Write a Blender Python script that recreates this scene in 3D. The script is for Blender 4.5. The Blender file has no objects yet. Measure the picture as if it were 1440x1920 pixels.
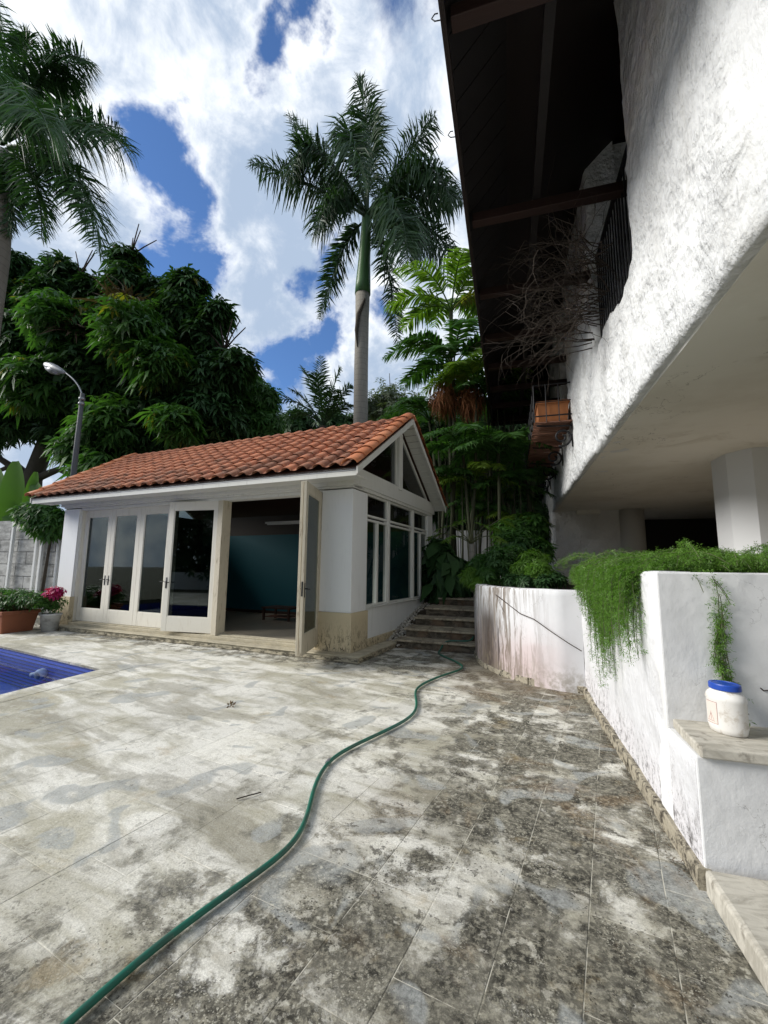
import bpy, bmesh, math, random
import numpy as np
from mathutils import Vector, Matrix, noise, Euler
rng = np.random.default_rng(7); random.seed(7)
S = bpy.context.scene
COL = S.collection
R = math.radians

# ------------------------------------------------------------------ camera
F = 800.0; H = 1.5
CW = np.array([[0.96009314, 0.02680608, 0.27839288],
               [0.27948671, -0.12900096, -0.95144413],
               [0.01040846, 0.99128209, -0.13134488]])
cam_d = bpy.data.cameras.new('camera'); cam = bpy.data.objects.new('camera', cam_d); COL.objects.link(cam)
cam_d.sensor_fit = 'VERTICAL'; cam_d.sensor_height = 36; cam_d.lens = F / 1920 * 36
cam_d.clip_start = 0.05; cam_d.clip_end = 3000
cam.matrix_world = Matrix(((*CW[0], 0), (*CW[1], 0), (*CW[2], H), (0, 0, 0, 1)))
S.camera = cam
S.view_settings.view_transform = 'Standard'; S.view_settings.look = 'None'
S.view_settings.exposure = 0.8; S.view_settings.gamma = 1.0
S.view_settings.use_curve_mapping = False

def ray(px, py): return CW @ np.array([px - 720, -(py - 960), -F])
def at(px, py, Y):
    d = ray(px, py); return np.array([0, 0, H]) + d * (Y / d[1])

# ------------------------------------------------------------------ node helpers
class NT:
    def __init__(s, tree): s.t = tree; s.n = tree.nodes; s.l = tree.links
    def add(s, typ, **kw):
        n = s.n.new(typ)
        for k, v in kw.items():
            if k == 'inp':
                for i, x in v.items():
                    if hasattr(x, 'is_output') or isinstance(x, bpy.types.NodeSocket): s.l.new(x, n.inputs[i])
                    else: n.inputs[i].default_value = x
            else: setattr(n, k, v)
        return n
    def noise(s, vec, scale, detail=6, rough=.55, dist=0., out='Fac'):
        return s.add('ShaderNodeTexNoise', inp={'Vector': vec, 'Scale': scale, 'Detail': detail, 'Roughness': rough, 'Distortion': dist}).outputs[out]
    def vor(s, vec, scale, feature='F1', out='Distance'):
        return s.add('ShaderNodeTexVoronoi', feature=feature, inp={'Vector': vec, 'Scale': scale}).outputs[out]
    def math(s, op, a, b=0., clamp=False):
        return s.add('ShaderNodeMath', operation=op, use_clamp=clamp, inp={0: a, 1: b}).outputs[0]
    def rng(s, v, a, b, c=0., d=1., smooth=True):
        n = s.add('ShaderNodeMapRange', interpolation_type='SMOOTHSTEP' if smooth else 'LINEAR', inp={0: v, 1: a, 2: b, 3: c, 4: d}); return n.outputs[0]
    def mix(s, f, a, b, mode='MIX'):
        n = s.add('ShaderNodeMix', data_type='RGBA', blend_type=mode)
        for i, x in ((0, f), (6, a), (7, b)):
            if isinstance(x, bpy.types.NodeSocket): s.l.new(x, n.inputs[i])
            else: n.inputs[i].default_value = (*x, 1) if isinstance(x, tuple) and len(x) == 3 else x
        return n.outputs[2]
    def mapping(s, vec, scale=(1, 1, 1), rot=(0, 0, 0), loc=(0, 0, 0)):
        return s.add('ShaderNodeMapping', inp={'Vector': vec, 'Scale': scale, 'Rotation': rot, 'Location': loc}).outputs[0]
    def bump(s, h, strength=.5, dist=.01, normal=None):
        d = {'Height': h, 'Strength': strength, 'Distance': dist}
        if normal is not None: d['Normal'] = normal
        return s.add('ShaderNodeBump', inp=d).outputs[0]
    def sep(s, v): return s.add('ShaderNodeSeparateXYZ', inp={0: v}).outputs

MATS = {}
def mat(name, build=None, color=(.5, .5, .5), rough=.6, metal=0., spec=.3):
    m = bpy.data.materials.new(name); m.use_nodes = True
    t = NT(m.node_tree); p = t.n['Principled BSDF']
    p.inputs['Base Color'].default_value = (*color, 1)
    p.inputs['Roughness'].default_value = rough; p.inputs['Metallic'].default_value = metal
    p.inputs['Specular IOR Level'].default_value = spec
    if build: build(t, p)
    MATS[name] = m; return m
def pos(t): return t.add('ShaderNodeNewGeometry').outputs['Position']
def setc(t, p, c): t.l.new(c, p.inputs['Base Color'])
def setn(t, p, c): t.l.new(c, p.inputs['Normal'])

# ------------------------------------------------------------------ world: daylight sky with broken cloud
SUN_DIR = Vector((-1.0, -.34, .64)).normalized()
W = bpy.data.worlds.new('World'); S.world = W; W.use_nodes = True
t = NT(W.node_tree)
bg = t.n['Background']; bg.inputs['Strength'].default_value = .1
sky = t.add('ShaderNodeTexSky', sky_type='NISHITA', sun_disc=False)
sky.sun_elevation = math.asin(SUN_DIR.z); sky.sun_rotation = math.atan2(SUN_DIR.x, SUN_DIR.y)
sky.air_density = 1.0; sky.dust_density = .3; sky.ozone_density = 2.5
D = t.add('ShaderNodeTexCoord').outputs['Generated']
Dn = t.add('ShaderNodeVectorMath', operation='NORMALIZE', inp={0: D}).outputs[0]
n1 = t.noise(Dn, 2.3, 9, .56, .5)
n2 = t.noise(t.mapping(Dn, loc=(3.1, 1.7, .4)), 7.5, 11, .66, .5)
dens = t.math('ADD', t.math('MULTIPLY', n1, .58), t.math('MULTIPLY', n2, .42))
# gaps in the cloud, each a direction on the sky with a width
gaps = [(312, 310, .09, .34), (285, 250, .05, .2), (330, 365, .09, .32), (345, 425, .07, .26), (335, 480, .10, .34), (505, 85, .085, .34), (570, 45, .07, .32), (590, 10, .05, .25), (470, 110, .05, .22),
        (610, 455, .065, .28), (565, 685, .12, .42), (715, 600, .09, .30), (640, 640, .10, .34), (530, 740, .09, .30), (600, 500, .06, .25),
        (1700, 300, .35, .3), (-700, 300, .3, .3), (900, -700, .4, .3)]
dirs = []
for px, py, w, a in gaps:
    v = ray(px, py); dirs.append((v / np.linalg.norm(v), w, a))
dirs += [(np.array([-.3, -.8, .5]) / .99, .3, .3), (np.array([.7, -.4, .6]), .3, .3)]
wob = t.add('ShaderNodeVectorMath', operation='ADD', inp={0: Dn, 1: t.add('ShaderNodeVectorMath', operation='SCALE', inp={0: t.add('ShaderNodeVectorMath', operation='SUBTRACT', inp={0: t.noise(Dn, 5, 6, .6, 0, 'Color'), 1: (.5, .5, .5)}).outputs[0], 'Scale': .30}).outputs[0]}).outputs[0]
g = None
for v, w, a in dirs:
    dd = t.add('ShaderNodeVectorMath', operation='DISTANCE', inp={0: wob, 1: tuple(v)}).outputs['Value']
    q = t.rng(dd, w * 1.25, 0, 0, a)
    g = q if g is None else t.math('MAXIMUM', g, q)
dens = t.math('SUBTRACT', t.math('ADD', dens, .10), g)
mask = t.rng(dens, .335, .53)
thick = t.rng(dens, .40, .72)
n3 = t.noise(t.mapping(Dn, loc=(7, 2, 5)), 3.6, 9, .58, .25)
shade = t.rng(t.math('ADD', t.math('MULTIPLY', n3, .7), t.math('MULTIPLY', thick, .3)), .34, .62)
n4 = t.noise(t.mapping(Dn, loc=(1, 5, 9)), 8, 9, .62, .5)
shade = t.rng(t.math('ADD', t.math('ADD', t.math('MULTIPLY', n3, .50), t.math('MULTIPLY', n4, .40)), t.math('MULTIPLY', thick, .12)), .40, .59)
cl = t.mix(shade, (6.6, 6.8, 7.0), (2.7, 3.35, 4.35))
skyc = t.mix(1.0, sky.outputs[0], (.55, .72, .94), 'MULTIPLY')
fin = t.mix(mask, skyc, cl)
t.l.new(fin, bg.inputs['Color'])

sd = bpy.data.lights.new('sun', 'SUN'); sd.energy = 2.6; sd.angle = R(28); sd.color = (1, .965, .91)
so = bpy.data.objects.new('sun', sd); COL.objects.link(so)
so.rotation_euler = SUN_DIR.to_track_quat('Z', 'Y').to_euler()

# ------------------------------------------------------------------ materials
def deck_color(t, P, per=None):
    x, y, z = t.sep(P)
    g = t.mapping(P, rot=(0, 0, R(14)))
    big = t.noise(P, .50, 4, .6, .4)
    streak = t.noise(t.mapping(g, scale=(.8, 2.6, 1)), 1.3, 7, .62, .9)
    crisp = t.noise(P, 3.4, 15, .70, .35)
    crisp2 = t.noise(t.mapping(P, loc=(9, 2, 1)), 9.0, 12, .72, .2)
    fine = t.noise(P, 34, 10, .75, .2)
    grit = t.noise(P, 120, 6, .8)
    gx = t.rng(t.math('ADD', x, t.math('MULTIPLY', y, -.16)), -2.9, -.3, 0., 1., False)
    gn = t.rng(y, 2.6, 1.0, 0., .35)
    pe = t.rng(t.math('ADD', y, t.math('MULTIPLY', x, .135)), 5.2, 6.3, 0., .75)
    grime = t.math('MAXIMUM', t.math('ADD', gx, t.math('MULTIPLY', gn, t.rng(x, -3.2, -.8))), pe)     # where dirt settles
    base = t.math('ADD', t.math('MULTIPLY', big, .45), t.math('MULTIPLY', streak, .55))
    # clean, sun-bleached stone
    light = t.mix(t.rng(base, .44, .58), (.80, .78, .715), (.47, .445, .355))
    light = t.mix(t.math('MULTIPLY', t.rng(t.noise(t.mapping(g, scale=(.7, 1.7, 1), loc=(7, 3, 0)), .9, 9, .66, .5), .50, .60), .55), light, (.26, .24, .185))
    light = t.mix(t.math('MULTIPLY', t.rng(crisp, .50, .64), .5), light, (.36, .345, .28))
    light = t.mix(t.math('MULTIPLY', t.rng(fine, .52, .70), .38), light, (.30, .285, .235))
    # lichen-darkened stone
    dk = t.mix(t.rng(crisp2, .40, .62), (.165, .155, .125), (.028, .026, .020))
    dk = t.mix(t.rng(fine, .46, .60), dk, t.mix(crisp2, (.46, .435, .35), (.085, .076, .055)))
    m = t.math('ADD', t.math('ADD', t.math('MULTIPLY', crisp, .72), t.math('MULTIPLY', base, .28)), t.math('MULTIPLY', t.math('SUBTRACT', grime, .62), .17))
    if per is not None: m = t.math('ADD', m, t.math('MULTIPLY', t.math('MULTIPLY', t.math('SUBTRACT', per, .5), t.rng(grime, .1, 1., .02, 1.)), .11))
    m = t.rng(t.math('ADD', m, t.math('MULTIPLY', t.math('SUBTRACT', fine, .5), .30)), .460, .560)
    c = t.mix(t.math('MULTIPLY', m, t.rng(grime, .0, .8, .50, 1.)), light, dk)
    # smooth blue-grey worn patches
    bn = t.noise(t.mapping(P, loc=(4, 9, 0)), 2.4, 2, .4, .8)
    bp = t.math('MULTIPLY', t.rng(bn, .61, .66), t.rng(fine, .30, .52, .35, 1.))
    c = t.mix(t.math('MULTIPLY', bp, .72), c, t.mix(crisp2, (.46, .475, .465), (.30, .315, .31)))
    # chips where the dark crust has flaked off
    fl = t.math('MULTIPLY', t.rng(t.noise(t.mapping(P, loc=(3, 6, 2)), 13, 14, .72, .2), .555, .575), t.rng(t.noise(P, 1.9, 5, .6), .44, .56))
    c = t.mix(t.math('MULTIPLY', fl, .62), c, (.58, .555, .48))
    fd = t.math('MULTIPLY', t.rng(t.noise(t.mapping(P, loc=(6, 1, 8)), 11, 14, .74, .2), .56, .58), t.rng(t.noise(t.mapping(P, loc=(5, 5, 5)), 1.5, 5, .6), .46, .58))
    c = t.mix(t.math('MULTIPLY', t.math('MULTIPLY', fd, .75), t.rng(grime, -.2, .8, .25, 1.)), c, (.045, .04, .03))
    # brown algae
    br = t.math('MULTIPLY', t.rng(t.noise(t.mapping(P, loc=(1.2, 3.7, 0)), 1.25, 6, .62, .5), .53, .62), t.rng(x, -1.4, .1))
    c = t.mix(t.math('MULTIPLY', br, .6), c, t.mix(t.rng(fine, .42, .6), (.10, .062, .03), (.30, .225, .14)))
    br2 = t.rng(t.math('ADD', y, t.math('MULTIPLY', t.math('ABSOLUTE', t.math('SUBTRACT', x, .1)), -.6)), 5.0, 6.2)
    c = t.mix(t.math('MULTIPLY', t.math('MULTIPLY', br2, t.rng(x, -1.6, -.6)), .5), c, (.15, .11, .07))
    yl = t.rng(t.noise(t.mapping(P, loc=(8, 1, 0)), 2.6, 9, .66), .58, .70)
    c = t.mix(t.math('MULTIPLY', yl, .42), c, (.38, .29, .15))
    # lichen: irregular pale flecks and dark spots
    wv = t.add('ShaderNodeVectorMath', operation='ADD', inp={0: P, 1: t.add('ShaderNodeVectorMath', operation='SCALE', inp={0: t.noise(P, 22, 4, .6, 0, 'Color'), 'Scale': .045}).outputs[0]}).outputs[0]
    v1 = t.vor(wv, 24); s1 = t.math('MULTIPLY', t.rng(v1, .26, .16), t.rng(t.noise(P, 1.7, 6, .6), .52, .60))
    c = t.mix(t.math('MULTIPLY', s1, .7), c, (.56, .54, .46))
    v2 = t.vor(wv, 75); s2 = t.math('MULTIPLY', t.rng(v2, .34, .20), t.rng(t.noise(t.mapping(P, loc=(2, 2, 2)), 4.3, 7, .65), .50, .60))
    c = t.mix(t.math('MULTIPLY', s2, .75), c, (.52, .50, .42))
    v3 = t.vor(t.mapping(wv, loc=(3, 3, 0)), 55); s3 = t.math('MULTIPLY', t.rng(v3, .30, .18), t.rng(t.noise(t.mapping(P, loc=(5, 2, 2)), 3.1, 7, .65), .48, .58))
    c = t.mix(t.math('MULTIPLY', t.math('MULTIPLY', s3, .85), t.rng(grime, .2, .9, .25, 1.)), c, (.035, .03, .022))
    c = t.mix(1., c, t.mix(t.rng(t.math('ADD', t.math('MULTIPLY', grit, .6), t.math('MULTIPLY', fine, .4)), .36, .64), (.70, .69, .67), (1.16, 1.16, 1.15)), 'MULTIPLY')
    h = t.math('ADD', t.math('MULTIPLY', fine, .5), t.math('ADD', t.math('MULTIPLY', grit, .2), t.math('MULTIPLY', crisp, .8)))
    return c, h
def b_deck(t, p):
    oi = t.add('ShaderNodeObjectInfo').outputs['Random']
    P = pos(t); c, h = deck_color(t, P, oi)
    c = t.mix(1., c, t.mix(oi, (.91, .91, .91), (1.05, 1.05, 1.04)), 'MULTIPLY')
    setc(t, p, c); setn(t, p, t.bump(h, .55, .02))
mat('deck_stone', b_deck, rough=.72, spec=.3)
def b_joint(t, p):
    P = pos(t); c, h = deck_color(t, P)
    x, y, z = t.sep(P)
    f = t.math('MULTIPLY', t.rng(t.noise(P, 5, 5, .6), .44, .57, .0, .9), t.rng(x, -2.6, -1.2, .05, 1.))
    c = t.mix(f, c, (.58, .55, .46)); setc(t, p, c); setn(t, p, t.bump(h, .5, .01))
mat('deck_joint', b_joint, rough=.9)
def b_ground(t, p):
    P = pos(t); c = t.mix(t.noise(P, .7, 8, .6), (.035, .05, .018), (.10, .085, .05)); setc(t, p, c); setn(t, p, t.bump(t.noise(P, 9, 6), .6, .05))
mat('garden_ground', b_ground, rough=.95)
def b_soil(t, p):
    P = pos(t); c = t.mix(t.noise(P, 6, 8, .7), (.018, .014, .009), (.07, .05, .03)); setc(t, p, c); setn(t, p, t.bump(t.noise(P, 25, 6), .8, .03))
mat('soil', b_soil, rough=.95)

def plaster(name, base=(.80, .80, .785), bump=.5, scale=6, dist=.05, stain=None, rough=.85):
    def b(t, p):
        P = pos(t)
        a = t.noise(P, scale, 9, .60, .25); bb = t.noise(t.mapping(P, scale=(1, 1.7, .8), rot=(.6, 0, 0)), scale * 3.2, 7, .6, .2)
        l = t.noise(P, .9, 5, .6)
        c = t.mix(t.rng(l, .35, .7), base, tuple(k * .88 for k in base))
        pit = t.rng(a, .36, .26)
        c = t.mix(t.math('MULTIPLY', pit, .35), c, (.42, .42, .40))
        if stain: c = stain(t, P, c)
        h = t.math('MULTIPLY', t.math('ADD', a, t.math('MULTIPLY', bb, .45)), t.rng(t.noise(P, 1.3, 4, .6), .35, .65, .35, 1.25))
        crk = t.rng(t.math('ABSOLUTE', t.math('SUBTRACT', t.noise(t.mapping(P, loc=(3, 8, 1)), 1.5, 10, .6, .3), .5)), .0022, .0006)
        c = t.mix(t.math('MULTIPLY', crk, t.rng(t.noise(P, 1.1, 3), .52, .58, 0, .55)), c, (.2, .19, .18))
        c = t.mix(t.math('MULTIPLY', t.rng(t.noise(t.mapping(P, scale=(1, 1, .35)), 2.2, 8, .65, .4), .52, .72), .28), c, (.48, .46, .41))
        setc(t, p, c); setn(t, p, t.bump(h, bump, dist))
    return mat(name, b, rough=rough, spec=.2)
plaster('rough_plaster', (.80, .81, .805), .9, 4.2, .10)
plaster('house_plaster_recess', (.82, .82, .80), 1.0, 9, .05)
def st_low(t, P, c):
    x, y, z = t.sep(P)
    low = t.rng(t.math('ADD', z, t.math('MULTIPLY', t.noise(P, 5, 7, .7), -.55)), .22, -.22)
    sp = t.math('MULTIPLY', low, t.rng(t.noise(t.mapping(P, scale=(1, 1, .75)), 24, 9, .78), .49, .60))
    c = t.mix(t.math('MULTIPLY', low, .22), c, (.66, .58, .60))
    c = t.mix(t.math('MULTIPLY', sp, .85), c, (.06, .055, .05))
    fl = t.rng(t.noise(t.mapping(P, scale=(1, 1, .6), loc=(5, 5, 5)), 45, 5, .7), .66, .72)
    c = t.mix(t.math('MULTIPLY', fl, .5), c, (.25, .24, .23))
    return c
plaster('planter_plaster', (.66, .66, .67), .8, 5, .035, st_low)
plaster('bench_plaster', (.73, .73, .725), .4, 4, .02)
def st_curve(t, P, c):
    x, y, z = t.sep(P)
    drip = t.noise(t.mapping(P, scale=(6, 6, .55)), 3.0, 8, .65, .6)
    patch = t.noise(P, 2.3, 6, .6, .5)
    zz = t.math('ADD', z, t.math('MULTIPLY', patch, -.8))
    low = t.rng(zz, .55, -.25)
    left = t.rng(x, .62, -.15)
    c = t.mix(t.math('MULTIPLY', t.math('MULTIPLY', low, t.rng(x, .9, .2)), .75), c, (.56, .42, .41))
    dk = t.math('MULTIPLY', t.rng(drip, .44, .58), left)
    c = t.mix(t.math('MULTIPLY', dk, .88), c, (.17, .135, .10))
    m = t.math('MULTIPLY', t.rng(t.math('ADD', t.math('ABSOLUTE', t.math('ADD', x, .33)), t.math('MULTIPLY', t.math('SUBTRACT', drip, .5), .9)), .17, .04), t.rng(z, 1.15, .7))
    c = t.mix(t.math('MULTIPLY', m, .85), c, (.05, .037, .028))
    base = t.math('MULTIPLY', t.rng(z, .42, .05), t.rng(t.noise(P, 9, 8, .7), .42, .62))
    c = t.mix(t.math('MULTIPLY', base, .6), c, (.22, .19, .13))
    return c
plaster('curved_wall_plaster', (.70, .70, .715), .25, 8, .01, st_curve)
def painted(name, base, dirt=(.30, .26, .18), amt=.5, rough=.5, sc=4, bump=.15):
    def b(t, p):
        P = pos(t)
        f = t.math('MULTIPLY', t.rng(t.noise(t.mapping(P, scale=(3, 3, .5)), sc, 8, .7, .4), .52, .72), amt)
        c = t.mix(f, base, dirt); setc(t, p, c); setn(t, p, t.bump(t.noise(P, 30, 6), bump, .006))
    return mat(name, b, rough=rough)
painted('white_paint', (.74, .75, .74), (.5, .49, .44), .35)
painted('trim_paint', (.62, .615, .57), (.36, .34, .29), .4)
painted('pillar_paint', (.74, .745, .74), (.5, .5, .48), .25, bump=.05)
painted('door_paint', (.68, .65, .57), (.42, .36, .26), .45)
painted('old_door_paint', (.52, .47, .37), (.17, .13, .08), .85, .7, 7, .5)
def b_plinth(t, p):
    P = pos(t); x, y, z = t.sep(P)
    cr = t.rng(t.noise(t.mapping(P, scale=(1, 1, .4)), 22, 8, .75, 1.), .49, .60)
    f = t.math('MULTIPLY', cr, t.rng(z, .72, .15))
    c = t.mix(t.noise(P, 3, 4), (.55, .46, .30), (.50, .43, .30))
    c = t.mix(t.math('MULTIPLY', f, .85), c, (.05, .045, .03)); setc(t, p, c); setn(t, p, t.bump(t.noise(P, 20, 6), .3, .01))
mat('plinth_beige', b_plinth, rough=.8)
def b_step(t, p):
    P = pos(t); x, y, z = t.sep(P)
    f = t.math('MULTIPLY', t.rng(t.noise(t.mapping(P, scale=(1, 1, 3)), 7, 9, .72, .4), .40, .60), t.rng(z, .115, .04, .25, 1.))
    c = t.mix(t.noise(P, 5, 6), (.50, .44, .31), (.42, .38, .29))
    c = t.mix(t.math('MULTIPLY', f, .9), c, (.05, .045, .032)); setc(t, p, c); setn(t, p, t.bump(t.noise(P, 12, 8, .7), .6, .02))
mat('step_concrete', b_step, rough=.85)
def b_stair(t, p):
    P = pos(t)
    f = t.rng(t.noise(t.mapping(P, scale=(1, 1, 2)), 6, 9, .72, .5), .36, .62)
    c = t.mix(f, (.16, .135, .10), (.05, .042, .03))
    c = t.mix(t.math('MULTIPLY', t.rng(t.noise(P, 2.2, 4), .5, .65), .5), c, (.20, .12, .07)); setc(t, p, c); setn(t, p, t.bump(t.noise(P, 14, 8, .7), .6, .02))
mat('stair_stone', b_stair, rough=.85)
def b_tread(t, p):
    P = pos(t)
    f = t.rng(t.noise(P, 5, 9, .72, .4), .40, .66)
    c = t.mix(f, (.40, .345, .25), (.17, .14, .10)); c = t.mix(t.math('MULTIPLY', t.rng(t.noise(P, 24, 6, .7), .52, .66), .6), c, (.07, .06, .045)); setc(t, p, c); setn(t, p, t.bump(t.noise(P, 20, 8, .7), .4, .01))
mat('tread_stone', b_tread, rough=.8)
def b_bench(t, p):
    P = pos(t)
    c = t.mix(t.rng(t.noise(t.mapping(P, scale=(.6, 2.6, 1), rot=(0, 0, .4)), 6, 9, .7, 1.), .40, .62), (.52, .49, .42), (.36, .335, .28))
    c = t.mix(t.math('MULTIPLY', t.rng(t.noise(P, 12, 8, .7), .55, .66), .6), c, (.17, .15, .12)); setc(t, p, c); setn(t, p, t.bump(t.noise(P, 16, 8, .7), .4, .01))
mat('bench_stone', b_bench, rough=.75)
def b_skirt(t, p):
    P = pos(t)
    c = t.mix(t.rng(t.noise(P, 16, 10, .74, .2), .46, .60), t.mix(t.noise(P, 3, 4), (.44, .40, .31), (.30, .26, .19)), (.07, .06, .045)); setc(t, p, c); setn(t, p, t.bump(t.noise(P, 18, 8, .7), .8, .02))
mat('skirting_stone', b_skirt, rough=.85)
def b_tile(t, p):
    P = pos(t); oi = t.add('ShaderNodeObjectInfo').outputs['Random']
    c = t.mix(oi, (.42, .15, .075), (.50, .195, .10))
    c = t.mix(t.rng(t.noise(P, 3.5, 5), .4, .7), c, (.30, .12, .07))
    x, y, z = t.sep(P)
    low = t.rng(z, 4.4, 3.2, -.06, .09)
    m = t.rng(t.math('ADD', t.noise(t.mapping(P, scale=(.8, 1, 1)), 1.6, 8, .68, .5), low), .50, .66)
    c = t.mix(t.math('MULTIPLY', m, .6), c, (.085, .06, .045))
    c = t.mix(t.math('MULTIPLY', t.rng(t.noise(P, 26, 6, .7), .55, .66), .5), c, (.50, .37, .27)); setc(t, p, c); setn(t, p, t.bump(t.noise(P, 20, 6, .7), .4, .01))
mat('roof_tile_clay', b_tile, rough=.8)
def b_vtile(t, p):
    P = pos(t); oi = t.add('ShaderNodeObjectInfo').outputs['Random']
    c = t.mix(oi, (.47, .155, .062), (.58, .23, .11))
    c = t.mix(t.math('MULTIPLY', t.rng(t.noise(P, 4, 7, .7), .5, .7), .55), c, (.18, .08, .05)); setc(t, p, c); setn(t, p, t.bump(t.noise(P, 20, 6), .25, .008))
mat('verge_tile_clay', b_vtile, rough=.65)
def b_wood(name, a, b_, rough=.6):
    def bb(t, p):
        P = pos(t); c = t.mix(t.noise(t.mapping(P, scale=(1, 8, 8)), 3, 6, .6), a, b_); setc(t, p, c); setn(t, p, t.bump(t.noise(t.mapping(P, scale=(1, 9, 9)), 5, 5), .3, .01))
    return mat(name, bb, rough=rough)
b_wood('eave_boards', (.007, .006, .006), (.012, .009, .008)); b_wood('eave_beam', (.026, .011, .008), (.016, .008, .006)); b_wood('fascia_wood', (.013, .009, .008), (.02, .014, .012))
b_wood('slat_wood', (.14, .06, .04), (.27, .14, .09), .7)
b_wood('dark_wood', (.03, .014, .010), (.06, .03, .02))
mat('iron', color=(.018, .018, .02), rough=.5, metal=.3)
mat('lamp_grey', color=(.09, .095, .10), rough=.6)
mat('grey_metal', color=(.28, .29, .30), rough=.45, metal=.6)
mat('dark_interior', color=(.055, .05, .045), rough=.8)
mat('teal_paint', color=(.007, .085, .11), rough=.6)
def b_soff(t, p):
    P = pos(t)
    c = t.mix(t.rng(t.noise(P, .8, 6, .6), .4, .7), (.86, .84, .775), (.76, .735, .66))
    crk = t.math('MULTIPLY', t.rng(t.math('ABSOLUTE', t.math('SUBTRACT', t.noise(P, 1.1, 9, .6, .3), .5)), .004, .001), t.rng(t.noise(t.mapping(P, loc=(2, 0, 0)), .9, 4), .55, .62))
    peel = t.math('MULTIPLY', t.rng(t.noise(t.mapping(P, scale=(1.5, .8, 1)), 3.4, 9, .7, .4), .66, .68), t.rng(t.noise(P, .7, 3), .46, .56))
    st = t.rng(t.noise(t.mapping(P, loc=(4, 4, 0)), 1.3, 8, .65, .6), .58, .72)
    c = t.mix(t.math('MULTIPLY', st, .3), c, (.36, .31, .22)); c = t.mix(t.math('MULTIPLY', crk, .6), c, (.15, .13, .10)); c = t.mix(t.math('MULTIPLY', peel, .7), c, (.30, .28, .24))
    setc(t, p, c); setn(t, p, t.bump(t.noise(P, 8, 8, .6), .25, .015))
mat('soffit_paint', b_soff, rough=.85)
mat('column_paint', color=(.62, .61, .58), rough=.7)
mat('column_white', color=(.70, .71, .72), rough=.6)
def b_ftile(t, p):
    P = pos(t); b = t.add('ShaderNodeTexBrick', offset=0, inp={'Vector': P, 'Color1': (.42, .36, .28, 1), 'Color2': (.38, .33, .26, 1), 'Mortar': (.2, .17, .13, 1), 'Scale': 1., 'Mortar Size': .006, 'Brick Width': .4, 'Row Height': .4})
    setc(t, p, b.outputs[0])
mat('floor_tile', b_ftile, rough=.3)
def b_glass(t, p):
    out = t.n['Material Output']; gl = t.add('ShaderNodeBsdfGlossy', inp={'Roughness': .02, 'Color': (.8, .85, .85, 1)})
    tr = t.add('ShaderNodeBsdfTransparent', inp={'Color': (.42, .46, .45, 1)})
    fr = t.add('ShaderNodeFresnel', inp={'IOR': 1.5, 'Normal': t.bump(t.noise(pos(t), 1.2, 2), .05, .02)})
    f = t.math('ADD', t.math('MULTIPLY', fr.outputs[0], .9), .02)
    m = t.add('ShaderNodeMixShader', inp={0: f, 1: tr.outputs[0], 2: gl.outputs[0]}); t.l.new(m.outputs[0], out.inputs[0])
mat('window_glass', b_glass)
def b_pool(t, p):
    P = pos(t); x, y, z = t.sep(P)
    nz = t.sep(t.add('ShaderNodeNewGeometry').outputs['True Normal'])[2]
    s = t.math('FRACT', t.math('MULTIPLY', t.math('ADD', t.math('MULTIPLY', z, t.math('SUBTRACT', 1., t.math('GREATER_THAN', nz, .5))), t.math('MULTIPLY', x, t.math('GREATER_THAN', nz, .5))), 1 / .055))
    l = t.math('LESS_THAN', s, .42)
    c = t.mix(l, (.03, .06, .33), (.01, .016, .11)); setc(t, p, c)
mat('pool_mosaic', b_pool, rough=.25, spec=.5)
def b_pfloor(t, p):
    P = pos(t); setc(t, p, t.mix(t.noise(P, 2, 4), (.055, .105, .42), (.045, .085, .36)))
mat('pool_floor_tile', b_pfloor, rough=.4)
def b_water(t, p):
    out = t.n['Material Output']
    nn = t.bump(t.noise(t.mapping(pos(t), scale=(1, 2, 1)), 3, 3), .12, .02)
    gl = t.add('ShaderNodeBsdfGlossy', inp={'Roughness': .02, 'Color': (1, 1, 1, 1), 'Normal': nn})
    tr = t.add('ShaderNodeBsdfTransparent', inp={'Color': (.72, .83, .98, 1)})
    fr = t.add('ShaderNodeFresnel', inp={'IOR': 1.33, 'Normal': nn})
    m = t.add('ShaderNodeMixShader', inp={0: t.math('MULTIPLY', fr.outputs[0], .6), 1: tr.outputs[0], 2: gl.outputs[0]}); t.l.new(m.outputs[0], out.inputs[0])
mat('pool_water', b_water)
def b_hose(t, p):
    P = pos(t); c = t.mix(t.rng(t.noise(P, 9, 5), .4, .65), (.012, .13, .085), (.03, .10, .07))
    f = t.rng(t.noise(P, 40, 5), .6, .7); setc(t, p, t.mix(t.math('MULTIPLY', f, .4), c, (.2, .2, .15)))
mat('hose_green', b_hose, rough=.38, spec=.5)
mat('pot_clay', lambda t, p: setc(t, p, t.mix(t.noise(pos(t), 6, 6), (.30, .11, .055), (.22, .085, .05))), rough=.8)
mat('orange_pot', lambda t, p: setc(t, p, t.mix(t.noise(pos(t), 4, 6), (.40, .16, .06), (.30, .11, .045))), rough=.8)
mat('white_plastic', lambda t, p: setc(t, p, t.mix(t.rng(t.noise(pos(t), 18, 7, .7), .5, .7), (.72, .70, .66), (.52, .47, .40))), rough=.38, spec=.5)
mat('label_print', color=(.30, .10, .07), rough=.6); mat('label_paper', color=(.66, .58, .52), rough=.6)
mat('blue_plastic', color=(.012, .06, .36), rough=.35, spec=.5)
mat('pebble', lambda t, p: setc(t, p, t.mix(t.add('ShaderNodeNewGeometry').outputs['Random Per Island'], (.55, .52, .45), (.22, .20, .17))), rough=.8)
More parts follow.
